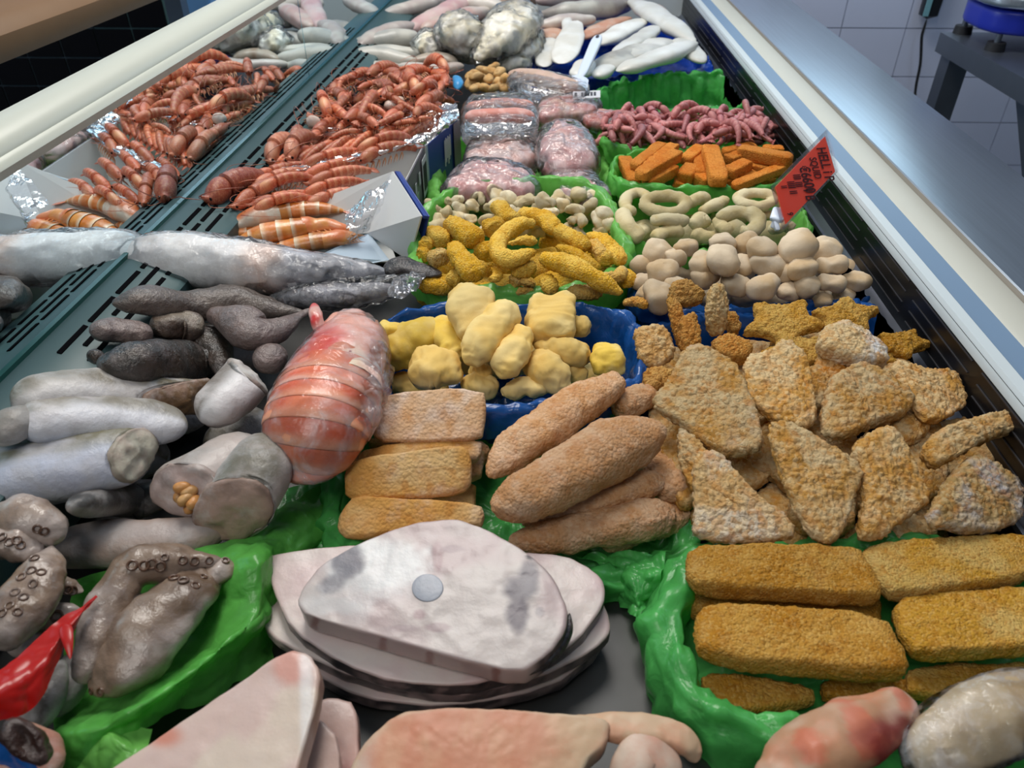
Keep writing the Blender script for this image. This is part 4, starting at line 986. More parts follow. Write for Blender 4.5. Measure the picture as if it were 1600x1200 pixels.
ostick((1090, 286, .092), (1112, 278, .095), 30, f'{O} wedged below the upright one')
ostick((1130, 240, .10), (1180, 230, .102), 20, f'{O} lying flat at the back right')
ostick((1136, 252, .102), (1160, 244, .104), 22, f'{O} stub behind the right-hand pair')
ostick((1136, 272, .105), (1168, 256, .106), 24, f'{O} block right of the upright one')
ostick((1130, 286, .09), (1180, 272, .092), 20, f'{O} under the block at the right front')
ostick((1152, 236, .112), (1238, 252, .112), 26, f'longest {O} lying across the right')
ostick((1165, 262, .095), (1225, 268, .092), 22, f'{O} in shadow under the longest one')
ostick((1145, 292, .10), (1235, 258, .10), 18, f'thin {O} at the front right behind the price card')
ostick((1190, 234, .10), (1225, 236, .10), 18, f'{O} at the far right back')
# ------------------------------------------------------------------ fish on the left
food('fish_skin', second=tuple(L(196, 192, 190)), amt=0.4, nscale=45, frost=tuple(L(214, 216, 222)), fscale=35, flo=.5, fhi=.8, famt=.6, bump=0.6, bscale=150, bdist=.0018, rough=0.4, coat=0.0, spec=0.4)
food('dark_fish', second=tuple(L(96, 84, 80)), amt=0.5, nscale=60, frost=tuple(L(150, 142, 140)), fscale=40, flo=.52, fhi=.78, famt=.6, bump=0.9, bscale=150, bdist=.003, rough=0.38, coat=0.25, spec=0.45)
food('flesh', second=tuple(L(196, 168, 158)), amt=0.4, nscale=60, frost=tuple(L(226, 220, 216)), fscale=45, flo=.5, fhi=.75, famt=.5, bump=0.5, bscale=200, bdist=.0015, rough=0.45, spec=0.4, sss=.1)
food('roe', bump=0.3, bscale=300, rough=0.35, spec=.5)
film_mat('cling_film', milk=.13, wrinkle=60)
film_mat('cling_film_milky', milk=.17, gl=.7, wrinkle=50, tint=(.96, .97, 1))
def proj(V):
    q = (np.asarray(V) - CAMP) @ CR
    return 800 + FPX * q[:, 0] / -q[:, 2], 600 + FPX * q[:, 1] / q[:, 2]
def tubepx(pts, wpx, hr=.8, n=36, m=50, lift=False, **k):
    p = [P(*a) for a in pts]; wpx = wpx if hasattr(wpx, '__len__') else [wpx] * len(p)
    hrs = hr if hasattr(hr, '__len__') else [hr] * len(p)
    for i, (a, w, h) in enumerate(zip(pts, wpx, hrs)):      # whatever reaches the air grille lies on top of it
        o = (p[i] - A0) @ lout
        if lift and o > -0.11 and p[i][1] > 0.3:
            zz = (0.128 + 0.267 * min(o + .01, 0)) * sstep(-0.11, -0.08, o) + a[2] * (1 - sstep(-0.11, -0.08, o)) + w / 2 * mpp(p[i]) * h * .85 * sstep(-0.11, -0.08, o)
            if zz > a[2]: p[i] = P(a[0], a[1], zz)
    return tube(p, [(w / 2 * mpp(q), w / 2 * mpp(q) * h) for q, w, h in zip(p, wpx, hrs)], n, m, **k), p
SILV, BACK, BELLY = L(214, 220, 234), L(120, 112, 94), L(224, 216, 210)
def fishcol(back, side, belly, ang=115, w=1.0, mot=.25):
    a = math.radians(ang)
    def fn(V, prm):
        t = prm[:, 1] * math.cos(a) + prm[:, 2] * math.sin(a) + .18 * fbm(V, 30, 2, ns())
        c = mixc(side, back, sstep(.55, .95, t)); c = mixc(c, side * .8 + np.array([.03, .01, .0]), sstep(.0, .7, fbm(V * np.array([.7, 2.2, 2.2]), 34, 3, ns())) * .7); c = mixc(c, belly, sstep(-.3, -.8, t))
        return mixc(c, c * .75, sstep(.1, .6, fbm(V * np.array([.6, 1.6, 1.6]), 60, 3, ns())) * mot)
    return fn
def fish(pts, wpx, label, name='fish_cut', hr=.8, colf=None, mat='fish_skin', ends=(3, None), cut=None, cutcol=None, lump=.002, cat='fish', roll=0, sq=2.2, n=36, m=50, up=(0, 0, 1), slant=(.55, .8), lift=True):
    wpx = [w * 1.12 for w in wpx] if hasattr(wpx, '__len__') else wpx * 1.12
    g, p = tubepx(pts, wpx, hr, n, m, ends=ends, roll=roll, sq=sq, up=up, lift=lift)
    V = g[0]
    for which in (cut or ()):        # slant the cut so that its face shows
        i = np.arange(m * n); row = i // n; e = p[0] if which == 0 else p[-1]
        ax = (p[0] - p[1]) if which == 0 else (p[-1] - p[-2]); ax = ax / np.linalg.norm(ax)
        tc = CAMP - e; tc /= np.linalg.norm(tc); nn = ax * slant[0] + tc * slant[1]; nn /= np.linalg.norm(nn)
        fall = sstep(0.25, 1.0, row / (m - 1) if which else 1 - row / (m - 1))
        cz = V[(m - 1) * n:m * n].mean(0) if which else V[:n].mean(0)
        off = -((V[i] - cz) @ nn) / max(ax @ nn, .3)
        end = row == (m - 1 if which else 0)
        V[i] = V[i] + ax * np.where(end, off, np.minimum(off, 0))[:, None]
    g = disp(disp((V, g[1], g[2]), lump * 1.3, 26, 2), lump * .3, 120, 2); b = base_of(g[0])
    t = thing(name, label, cat, b)
    part('body', g, mat, t, colf(g[0], g[2]))
    for which in (cut or ()):
        ring = g[0][:n] if which == 0 else g[0][(m - 1) * n:m * n]
        c = ring.mean(0); q = np.asarray(p[0] - p[1] if which == 0 else p[-1] - p[-2]); q = q / np.linalg.norm(q); tc = CAMP - c; q = q * slant[0] + tc / np.linalg.norm(tc) * slant[1]; q = q / np.linalg.norm(q)
        rg = c + (ring - c) * 0.99 + q * .004
        s = slab(rg, q, .006, n, .0028, 10, 0, dome=.003); s = disp(disp(s, .0030, 55, 2), .0012, 150, 2)
        cc = cutcol if cutcol is not None else L(206, 190, 170)
        v = fbm(s[0], 90, 3, ns())
        col = mixc(mixc(np.tile(cc, (len(s[0]), 1)), cc * .72, sstep(0, .6, v)), L(110, 92, 80), sstep(.82, 1.0, s[2][:, 0]) * .6)
        part('cut_face', s, 'flesh', t, col)
    return t
# fish lying under the visible ones
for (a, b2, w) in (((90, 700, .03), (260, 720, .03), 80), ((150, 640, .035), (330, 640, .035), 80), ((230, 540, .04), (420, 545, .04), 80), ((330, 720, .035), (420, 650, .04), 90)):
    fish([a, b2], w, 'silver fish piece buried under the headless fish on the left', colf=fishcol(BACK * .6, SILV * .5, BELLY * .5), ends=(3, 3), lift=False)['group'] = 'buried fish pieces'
fish([(60, 860, .045), (180, 850, .055), (300, 838, .06), (370, 815, .055)], [70, 76, 62, 40], 'long brownish fish lying lowest, above the green octopus bag', colf=fishcol(L(176, 164, 160), L(180, 160, 148), L(110, 80, 60), 90), ends=(3, 2.2), lift=False)
fish([(110, 790, .05), (200, 780, .055), (262, 778, .055)], [60, 64, 60], 'dark-skinned fish end in shadow between the silver fish', colf=fishcol(L(60, 58, 56), L(84, 82, 80), L(140, 136, 130), 100), ends=(3, 2.5))
fish([(14, 640, .09), (60, 615, .095), (180, 610, .098), (296, 622, .092)], [50, 76, 74, 62], 'headless silver fish at the back with a brown streak and brown cut end', hr=.72, colf=fishcol(BACK, L(226, 222, 220), L(160, 116, 80), 100), ends=(2.6, None), cut=(1,), cutcol=L(130, 100, 72))
fish([(-5, 690, .08), (24, 660, .085), (60, 642, .085)], [60, 60, 40], 'frosty grey fish end at the far left edge by the glass', colf=fishcol(L(150, 146, 140), L(176, 172, 168), BELLY, 90), ends=(2.2, 2.5))
fish([(26, 660, .105), (120, 657, .108), (220, 660, .108), (292, 668, .10)], [84, 84, 74, 50], 'headless silver fish in front of the back one, pale and frosted', hr=.75, colf=fishcol(L(140, 134, 122), L(226, 226, 232), SILV, 125), ends=(8, 6))
fish([(-40, 752, .10), (60, 735, .105), (140, 724, .108), (206, 712, .108)], [108, 102, 94, 82], 'thick silver fish with an olive back and round pale cut end at left', hr=.8, colf=fishcol(L(124, 118, 90), L(212, 218, 236), L(204, 208, 222), 115), ends=(6, None), cut=(1,), cutcol=L(226, 220, 200), slant=(.85, .55), lift=False)
fish([(316, 660, .10), (345, 630, .108), (386, 590, .108)], [52, 76, 76], 'short silver fish stub between the headless fish and the crayfish', hr=.8, colf=fishcol(L(130, 120, 112), L(224, 220, 220), L(176, 160, 156), 130), ends=(3, None), cut=(1,), cutcol=L(220, 216, 210), slant=(.8, .5))
t = fish([(402, 690, .085), (340, 730, .09), (290, 765, .09)], [70, 84, 96], 'grey fish cut with orange roe in its open belly', hr=.8, colf=fishcol(L(160, 150, 142), L(206, 194, 188), BELLY, 60), ends=(3, None), cut=(1,), cutcol=L(206, 186, 180), slant=(.8, .6))
for k, (u, v) in enumerate(((284, 762), (296, 768), (290, 780), (303, 784), (282, 774), (296, 792))):
    g = disp(blob(P(u, v, .098 - k * .003), (.0075, .005, .005), 14, 10, rot=rotm(.4 + k * .3)), .0008, 120, 2)
    part('roe', g, 'roe', t, crumbcol(L(206, 146, 84), L(220, 172, 112), 80, .5)(g[0], None), label='orange roe lobe')
fish([(430, 690, .095), (405, 735, .098), (368, 795, .085)], [74, 92, 104], 'grey-skinned fish cut end-on, beside the roe fish under the crayfish', hr=.85, colf=fishcol(L(128, 122, 108), L(178, 172, 168), BELLY, 100), ends=(3, None), cut=(1,), cutcol=L(196, 164, 148), slant=(.7, .7))
# dark kingklip-like fish
DK = fishcol(L(92, 82, 76), L(120, 108, 100), L(140, 128, 124), 100, mot=.8)
DK2 = fishcol(L(120, 104, 100), L(134, 118, 114), L(90, 78, 74), 90, mot=.6)
BLK = fishcol(L(38, 36, 34), L(58, 54, 50), L(44, 40, 38), 100, mot=.8)
fish([(150, 565, .07), (210, 570, .075), (290, 565, .08), (350, 550, .08)], [50, 70, 80, 70], 'blackish skinned fish curled at the back of the headless fish', name='dark_fish', colf=BLK, mat='dark_fish', ends=(2.5, 2.5), lump=.004)
fish([(300, 520, .085), (340, 545, .08), (345, 590, .075)], [60, 50, 36], 'black loose fish skin flap among the dark fish', name='dark_fish', colf=BLK, mat='dark_fish', ends=(2.5, 2.5), lump=.004)
fish([(172, 474, .10), (230, 472, .105), (300, 478, .10), (370, 470, .102), (430, 482, .098), (482, 488, .095)], [56, 62, 46, 50, 34, 16], 'long dark grey fish behind the brown lumps, tapering to the right', name='dark_fish', colf=DK, mat='dark_fish', ends=(2.5, 2.2), lump=.003)
fish([(140, 522, .095), (180, 515, .10), (238, 522, .098)], [44, 40, 42], 'brown blunt fish lump at the left of the dark fish', name='dark_fish', colf=DK2, mat='dark_fish', ends=(3, 3), lump=.003)
fish([(242, 512, .105), (280, 508, .108), (322, 516, .10)], [46, 48, 48], 'brown fish lump with a pale flat cut top', name='dark_fish', colf=fishcol(L(138, 126, 112), L(88, 74, 64), L(60, 50, 44), 70), mat='dark_fish', ends=(5, 4), lump=.002, sq=3)
fish([(332, 492, .10), (370, 500, .108), (400, 520, .105), (440, 512, .10), (488, 482, .10)], [40, 56, 50, 34, 26], 'grey-brown fish head piece with a long narrow tail beside the crayfish', name='dark_fish', colf=DK2, mat='dark_fish', ends=(3, 2.4), lump=.003)
fish([(396, 572, .085), (420, 560, .09), (450, 552, .09)], [40, 52, 40], 'round greyish fish lump just left of the wrapped crayfish', name='dark_fish', colf=DK2, mat='dark_fish', ends=(2.6, 2.6), lump=.002)
fish([(138, 560, .08), (160, 556, .08)], [30, 24], 'dark bluish fish tail tip by the air slots', name='dark_fish', colf=BLK, mat='dark_fish', ends=(2.5, 2.5))
# big film-wrapped fish
pts = [(186, 412, .11), (260, 408, .11), (360, 414, .112), (450, 426, .108), (540, 428, .10), (610, 426, .098)]
wp = [84, 100, 98, 86, 62, 46]
g, pp = tubepx(pts, wp, .78, 44, 80, ends=(12, 3)); g = disp(g, .003, 22, 2)
wf = thing('wrapped_fish', 'large film-wrapped white fish with a black tail lying behind the dark fish', 'fish', base_of(g[0]))
s = g[2][:, 0]
c = mixc(mixc(L(236, 236, 234), L(224, 200, 186), sstep(.42, .52, s)), L(148, 148, 152), sstep(.50, .58, s + .06 * fbm(g[0], 25, 2, 3)))
c = mixc(c, L(196, 198, 206), sstep(.1, .7, fbm(g[0], 40, 3, 5)) * sstep(.5, .6, s) * .7)
part('body', g, 'fish_skin', wf, c)
tl = tubepx([(600, 424, .10), (630, 416, .102), (662, 424, .10), (690, 428, .098)], [46, 42, 34, 26], .5, 24, 30, ends=(4, 4)); gt = disp(tl[0], .002, 60, 2)
part('tail', gt, 'dark_fish', wf, crumbcol(L(24, 23, 25), L(60, 58, 60), 50, .4)(gt[0], None), label='black frayed tail')
sh_ = tubepx(pts, [w * 1.06 for w in wp], .8, 60, 110, ends=(9, 3))[0]; sh_ = disp(sh_, .0022, 45, 3, ridged=True)
part('film', sh_, 'cling_film', wf, label='crinkled clear cling film')
g, pp = tubepx([(430, 470, .09), (500, 462, .095), (580, 455, .095), (620, 448, .095)], [44, 50, 42, 30], .7, 36, 50, ends=(3, 3)); g = disp(g, .003, 30, 2)
w2 = thing('wrapped_fish', 'slim grey film-wrapped fish under the black tail, twisted film end at right', 'fish', base_of(g[0]))
part('body', g, 'dark_fish', w2, crumbcol(L(104, 104, 108), L(150, 150, 156), 30, .5)(g[0], None))
fx = tubepx([(420, 470, .09), (500, 462, .095), (585, 454, .096), (625, 446, .10), (655, 433, .10)], [50, 56, 46, 30, 16], .75, 48, 90, ends=(3, 8))[0]
part('film', disp(fx, .003, 60, 3, ridged=True), 'cling_film', w2)
fe = tubepx([(608, 462, .10), (632, 446, .104), (660, 430, .105)], [14, 26, 14], .6, 30, 40, ends=(3, 3))[0]
part('film_end', disp(fe, .004, 70, 3, ridged=True), 'cling_film_milky', w2, label='whitish twisted film end')
# ------------------------------------------------------------------ the wrapped crayfish
food('shell_orange', second=tuple(L(214, 112, 70)), amt=.4, nscale=50, frost=tuple(L(222, 196, 190)), fscale=26, flo=.52, fhi=.8, famt=.4, bump=.25, bscale=180, rough=.32, coat=.25, spec=.5)
SP = [(548, 492, .105), (545, 540, .112), (520, 600, .115), (496, 660, .112), (488, 705, .095), (490, 738, .065)]
SW = [104, 138, 160, 168, 160, 120]; SHH = [.7, .72, .72, .72, .75, .8]
g, pp = tubepx(SP, SW, SHH, 48, 120, ends=(2.6, 2.6))
cf = thing('wrapped_crayfish', 'whole orange crayfish tail-down in clear film, between fish and blue liner', 'crayfish', base_of(g[0]))
n_ = 48; G = g[0][:n_ * 120].reshape(120, n_, 3); cen = G.mean(1)
def shellband(i0, i1, flare, extra=0.0):
    rows = []
    for k, i in enumerate(np.linspace(i0, i1, 12)):
        a = int(i); f = i - a; a = min(a, 118); r = G[a] * (1 - f) + G[a + 1] * f; c = r.mean(0); w = k / 11
        rows.append(c + (r - c) * (1 + extra + flare * w ** 2))
    i = min(int(i1), 119); c = rows[-1].mean(0); d = cen[min(i, 118) + 1] - cen[max(i - 1, 0)]; d /= np.linalg.norm(d)
    rows.append(c + (rows[-1] - c) * .985 + d * .0012); rows.append(c + (rows[-2] - c) * .93 - d * .001)
    V = np.concatenate(rows); return V, [gridf(len(rows), n_)[:, ::-1]]
i0 = 50
core = disp((g[0], g[1], g[2]), 0.0, 20, 1)
cc = core[0].copy(); CTR = np.repeat(cen, n_, 0); cc[:n_ * 120] = CTR + (cc[:n_ * 120] - CTR) * .93
part('tail_meat', (cc, g[1]), 'shell_orange', cf, L(200, 130, 100))
cg = G[:54].reshape(-1, 3); gc = (np.concatenate([cg, cen[:1]]), [gridf(54, n_)[:, ::-1], np.stack([np.arange(n_), (np.arange(n_) + 1) % n_, np.full(n_, 54 * n_)], 1)])
gc = disp(gc, .004, 30, 3); u, v = proj(gc[0])
c = mixc(L(240, 186, 166), L(242, 224, 212), sstep(-.2, .5, fbm(gc[0], 30, 3, 4)))
c = mixc(c, L(206, 48, 38), sstep(50, 12, np.hypot((u - 508) * .8, (v - 532) * 1.2)) * .95)
c = mixc(c, L(198, 60, 44), sstep(34, 10, np.hypot((u - 470) * .9, v - 560)) * .85)
c = mixc(c, L(212, 204, 172), sstep(40, 12, np.hypot(u - 545, (v - 570) * .8)) * .6)
part('carapace', gc, 'shell_orange', cf, c, label='pale pink carapace blotched with red')
for (u0, v0, r) in ((528, 551, .0016), (525, 566, .0018), (517, 573, .0012), (526, 581, .0014), (526, 591, .001), (548, 549, .001), (556, 547, .001), (542, 574, .001), (534, 541, .0014), (522, 572, .001)):
    d = ray(u0, v0); hit = CAMP + d * 0
    k = np.argmin(np.hypot(u - u0, v - v0) + (gc[0][:, 2] < .08) * 50); p = gc[0][k]
    part('red_spot', blob(p, (r * 1.3, r * 1.3, .0012), 10, 6), 'shell_orange', cf, L(176, 36, 34), label='small dark red spot')
edges = [48, 54, 60, 66, 72, 79, 86, 94, 102, 110, 117.5]
for k in range(10):
    b = shellband(edges[k], edges[k + 1] + 1.6, .022, .012)
    w = np.concatenate([np.full(n_, x) for x in np.linspace(0, 1, len(b[0]) // n_)])
    c = mixc(L(240, 140, 98), L(228, 108, 70), sstep(-.3, .4, fbm(b[0], 40, 2, 60 + k)))
    c = mixc(c, L(236, 186, 152), sstep(.45, .8, w) * .7); c = mixc(c, L(190, 74, 62), sstep(6.5, 9.5, k + w) * .75)
    part('tail_segment', b, 'shell_orange', cf, c)
for k, (a, m_, b2, r) in enumerate((((588, 500, .12), (596, 560, .12), (586, 620, .11), 12), ((578, 520, .125), (582, 590, .12), (572, 660, .1), 14), ((570, 610, .12), (590, 640, .11), (575, 690, .09), 11), ((590, 540, .11), (600, 600, .1), (588, 650, .09), 10))):
    lg = tubepx([a, m_, b2], [r, r * 1.2, r * .7], .9, 12, 24)[0]; part('leg', lg, 'shell_orange', cf, crumbcol(L(222, 160, 120), L(210, 190, 186), 60, .5)(lg[0], None))
hn = tubepx([(500, 520, .125), (494, 496, .135), (490, 476, .135)], [26, 22, 12], .9, 14, 20)[0]; part('horn', disp(hn, .002, 80, 2), 'shell_orange', cf, crumbcol(L(216, 170, 160), L(206, 60, 56), 70, .5)(hn[0], None))
fg = tubepx(SP, [w * 1.02 for w in SW], [h * 1.015 for h in SHH], 64, 110, ends=(2.8, 2.6))[0]
fg = disp(fg, .0016, 45, 3, ridged=True)
part('film', fg, 'cling_film_milky', cf, label='wrinkled clear film')
fg2 = tubepx([(580, 520, .12), (582, 590, .125), (560, 650, .12), (548, 690, .10)], [36, 52, 56, 30], .7, 40, 60, ends=(2.8, 2.6))[0]
part('film_fold', disp(fg2, .004, 55, 3, ridged=True), 'cling_film_milky', cf, label='gathered film folds over the legs')
# ------------------------------------------------------------------ octopuses
food('octopus_skin', second=tuple(L(112, 92, 80)), amt=.5, nscale=55, frost=tuple(L(180, 172, 172)), fscale=30, flo=.5, fhi=.8, famt=.35, bump=.5, bscale=220, bdist=.0016, rough=.3, coat=.4, spec=.45)
OCOL = lambda g: mixc(mixc(L(146, 124, 106), L(178, 164, 156), sstep(-.4, .4, fbm(g[0], 28, 3, ns()))), L(98, 74, 52), sstep(.15, .6, fbm(g[0], 45, 3, ns())) * .7)
def octo(label, arms, mantle, suck, r_s=.0042):
    gs = [(disp(disp(tubepx(p, w, h, 32, 70, ends=(2.6, 2.6))[0], .0045, 32, 3), .0010, 140, 2)) for p, w, h in arms]
    o = thing('octopus', label, 'octopus', base_of(np.concatenate([x[0] for x in gs])))
    for g in gs: part('arm', g, 'octopus_skin', o, OCOL(g))
    if mantle:
        g = disp(tubepx(*mantle, 30, 40, ends=(2.5, 2.5))[0], .002, 40, 2); part('mantle', g, 'octopus_skin', o, mixc(L(150, 146, 142), L(176, 172, 168), sstep(-.3, .4, fbm(g[0], 30, 2, ns()))), label='smooth grey mantle')
    AV = np.concatenate([x[0] for x in gs]); AN = np.concatenate([vnorm(x[0], x[1]) for x in gs]); u, v = proj(AV)
    d = np.linalg.norm(AV - CAMP, axis=1)
    for (su, sv, sr) in suck:
        dd = np.hypot(u - su, v - sv); near = np.where(dd < 9)[0]
        if not len(near): near = np.argsort(dd)[:4]
        k = near[np.argmin(d[near])]; p, nrm = AV[k], AN[k]
        a = np.cross(nrm, (0, 0, 1.0)); a = a / max(np.linalg.norm(a), 1e-6); b2 = np.cross(nrm, a)
        r = sr * mpp(p); M, N2 = 16, 8
        th = np.linspace(0, 2 * np.pi, M, endpoint=False)[:, None]; ph = np.linspace(0, 2 * np.pi, N2, endpoint=False)[None]
        rr = r + r * .3 * np.cos(ph)
        V = p + a * (rr * np.cos(th))[..., None] + b2 * (rr * np.sin(th))[..., None] + nrm * (r * .3 * np.sin(ph) + r * .1)[..., None] * np.ones((M, 1, 1))
        V = V.reshape(-1, 3); i = np.arange(M)[:, None]; j = np.arange(N2)[None]
        F = np.stack([i * N2 + j, ((i + 1) % M) * N2 + j, ((i + 1) % M) * N2 + (j + 1) % N2, i * N2 + (j + 1) % N2], -1).reshape(-1, 4)
        part('sucker', (V, [F]), 'octopus_skin', o, L(92, 64, 46))
    return o
octo('brown octopus folded in the green bag, a row of dark-ringed suckers on top',
     [([(352, 880, .075), (290, 872, .082), (230, 880, .085), (192, 898, .085), (168, 945, .08), (150, 1000, .072), (128, 1062, .06)], [46, 60, 62, 62, 66, 76, 80], .8),
      ([(350, 895, .065), (300, 930, .07), (245, 985, .072), (190, 1040, .066), (140, 1075, .055)], [60, 100, 118, 116, 80], .75),
      ([(360, 880, .07), (330, 905, .07), (300, 900, .06)], [40, 44, 40], .8)],
     ([(212, 930, .068), (204, 965, .066), (190, 1000, .06)], [60, 70, 50], .8),
     [(203, 876, 7), (219, 882, 7), (234, 887, 7), (249, 891, 7), (267, 897, 7), (288, 902, 7), (306, 908, 6), (288, 878, 6), (308, 884, 6), (318, 893, 5), (330, 868, 5), (352, 868, 5), (260, 866, 5), (150, 1082, 6), (134, 1078, 5)])
octo('large grey octopus with pale round suckers at the left picture edge',
     [([(-40, 815, .11), (20, 805, .115), (62, 822, .11), (84, 848, .10)], [60, 66, 60, 44], .8),
      ([(-40, 850, .10), (20, 846, .108), (70, 862, .10)], [50, 56, 46], .8),
      ([(84, 850, .10), (62, 900, .10), (30, 950, .095), (-10, 1010, .085)], [44, 84, 100, 110], .7)],
     None, [(u, v, 6) for u, v in ((-4, 836), (10, 842), (24, 838), (38, 846), (52, 832), (66, 838), (48, 884), (34, 895), (52, 905), (22, 918), (38, 925), (12, 938), (26, 948), (0, 952), (55, 865), (64, 888))])
octo('brownish octopus arm tips between the two octopuses',
     [([(60, 915, .075), (100, 915, .08), (135, 925, .075)], [30, 40, 30], .8), ([(40, 965, .065), (80, 960, .07), (130, 955, .07)], [40, 44, 36], .8), ([(20, 1010, .05), (60, 1000, .055), (100, 980, .055)], [40, 44, 36], .8)],
     None, [(106, 916, 6), (122, 925, 6), (82, 960, 8), (90, 912, 5)])
# red strip, silver fish and cut neck at the lower left corner
plain('red_plastic', L(176, 22, 14), .3, spec=.5)
g = sheet([[(-30, 1070, .10), (40, 1010, .10), (95, 965, .10), (150, 928, .10)], [(-20, 1090, .105), (50, 1050, .10), (100, 990, .10), (152, 932, .10)], [(-10, 1130, .09), (55, 1105, .085), (104, 1010, .09), (140, 945, .095)]], 50, 30, .0025, 40, .001)
rs = solo('red_plastic_strip', g, 'red_plastic', 'bright red plastic strip lying across the fish at lower left', 'strip')
g = tubepx([(100, 975, .10), (106, 1000, .10), (110, 1030, .095)], [24, 16, 6], .3, 12, 16)[0]
part('torn_end', g, 'red_plastic', rs)
g = tubepx([(60, 1125, .05), (72, 1105, .05), (95, 1080, .05)], [30, 16, 6], .3, 12, 16)[0]; solo('red_plastic_strip', g, 'red_plastic', 'small torn red plastic tip under the silver fish', 'strip')
fish([(40, 1150, .05), (70, 1090, .055), (100, 1030, .055)], [50, 56, 30], 'small silver and dark fish under the red strip', colf=fishcol(L(70, 64, 58), L(150, 146, 144), L(180, 178, 176), 60), ends=(3, 2.5))
fish([(80, 1120, .03), (110, 1060, .035), (112, 1020, .035)], [50, 50, 40], 'pale grey fish belly beside the brown octopus', colf=fishcol(L(120, 116, 116), L(176, 174, 176), BELLY, 90), ends=(3, 3))
ck = thing('fish_neck', 'cut pinkish fish neck with a dark hollow at bottom left', 'fish', P(40, 1190, .04))
g = disp(tubepx([(20, 1290, .03), (30, 1215, .06), (45, 1165, .085)], [150, 150, 130], .8, 40, 40, ends=(4, 9))[0], .004, 40, 3)
part('flesh', g, 'flesh', ck, crumbcol(L(190, 148, 128), L(170, 110, 90), 40, .5)(g[0], None))
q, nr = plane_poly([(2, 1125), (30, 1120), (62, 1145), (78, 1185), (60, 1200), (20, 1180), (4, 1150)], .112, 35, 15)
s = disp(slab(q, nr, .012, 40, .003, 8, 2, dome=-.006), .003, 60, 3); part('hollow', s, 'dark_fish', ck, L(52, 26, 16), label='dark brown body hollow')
# ------------------------------------------------------------------ fish steaks at the front
food('steak', second=tuple(L(196, 178, 176)), amt=.12, nscale=40, frost=tuple(L(226, 224, 222)), fscale=35, flo=.55, fhi=.8, famt=.2, bump=.3, bscale=180, bdist=.001, rough=.36, coat=.1, spec=.4, sss=.12)
food('salmon', second=tuple(L(206, 120, 86)), amt=.4, nscale=40, frost=tuple(L(224, 200, 186)), fscale=40, flo=.56, fhi=.8, famt=.3, bump=.2, bscale=200, bdist=.001, rough=.45, coat=0, spec=.4, sss=.12)
def steak(poly, z, tilt, side, th, label, colf, name='fish_steak', n=190, k=40, rnd=1, mat='steak', flare=0, dome=.0005, skin=None):
    q, nr = plane_poly(poly, z, tilt, side)
    g = slab(q, nr, th, n, .0022, k, rnd, dome, flare); g = disp(g, .0008, 60, 2)
    u, v = proj(g[0]); return solo(name, g, mat, label, 'fish steak', None, colf(g[0], g[2], u, v))
def sb(V, prm, u, v, dark=.5, skinfn=None):
    b = mixc(L(208, 196, 190), L(200, 178, 176), sstep(-.3, .5, fbm(V, 22, 3, ns())))
    b = mixc(b, L(196, 168, 166), sstep(.25, .6, prm[:, 1]) * .5)
    if skinfn is not None:
        m = skinfn(u, v) * sstep(.3, .9, prm[:, 1]) * sstep(.95, .6, prm[:, 2] * 0 + .5)
        sk = mixc(L(40, 36, 40), L(120, 104, 104), sstep(-.1, .5, fbm(V, 90, 2, ns())))
        b = b * (1 - m[:, None]) + sk * m[:, None]
    return b
low = lambda u, v: sstep(880, 960, v) * (u > 440)
steak([(440, 960), (560, 930), (800, 900), (940, 950), (944, 1010), (860, 1075), (700, 1105), (560, 1090), (470, 1040)], .022, 0, 0, .014, 'lowest tuna-like steak of the stack, dark skinned and in shadow', lambda V, p, u, v: sb(V, p, u, v, skinfn=low), n=120, k=14)
steak([(403, 945), (430, 930), (600, 900), (900, 880), (950, 950), (956, 985), (930, 1015), (840, 1060), (700, 1088), (560, 1060), (470, 1020), (418, 990)], .038, 2, 0, .014, 'lower grey-edged fish steak of the stack, sticking out left and right', lambda V, p, u, v: sb(V, p, u, v, skinfn=lambda u, v: low(u, v) * .9), n=150, k=20)
steak([(414, 870), (470, 858), (560, 850), (800, 862), (880, 866), (930, 890), (946, 915), (944, 945), (905, 1000), (830, 1048), (720, 1072), (620, 1066), (540, 1040), (455, 985), (425, 920)], .055, 5, 0, .016, 'broad pale fish steak directly under the top steak with mottled skin rim', lambda V, p, u, v: sb(V, p, u, v, skinfn=low))
def topcol(V, p, u, v):
    b = sb(V, p, u, v, skinfn=lambda u, v: sstep(826, 850, u))
    w = fbm(V, 60, 3, 21) * 16
    def patch(cu, cv, ru, rv, c, a):
        nonlocal b
        m = sstep(1.15, .55, np.hypot((u - cu) / ru, (v - cv) / rv) + w / 55) * (1 - p[:, 1]) * a
        b = mixc(b, c, m)
    patch(590, 890, 100, 54, L(240, 238, 236), .95); patch(520, 945, 46, 18, L(224, 220, 218), .7); patch(545, 930, 60, 40, L(218, 214, 212), .5)
    patch(542, 880, 30, 26, L(116, 114, 124), .9); patch(518, 914, 26, 20, L(124, 122, 130), .85); patch(545, 862, 18, 22, L(132, 130, 138), .8)
    patch(812, 920, 36, 20, L(96, 88, 98), .95); patch(808, 960, 20, 34, L(98, 88, 98), .95); patch(826, 898, 18, 24, L(112, 104, 112), .9); patch(843, 955, 7, 8, L(140, 132, 138), .6)
    patch(828, 870, 7, 5, L(70, 66, 74), .9); patch(684, 870, 10, 30, L(176, 140, 142), .7); patch(708, 858, 22, 8, L(170, 146, 150), .6); patch(655, 960, 12, 10, L(172, 136, 140), .6); patch(684, 980, 20, 8, L(160, 128, 134), .6); patch(630, 982, 28, 6, L(172, 148, 152), .5)
    for cx in (596, 670, 776, 493): b = mixc(b, L(150, 100, 92), sstep(9, 3, np.abs(u - cx + w * .3)) * sstep(.4, .9, p[:, 1]) * .8)
    return b
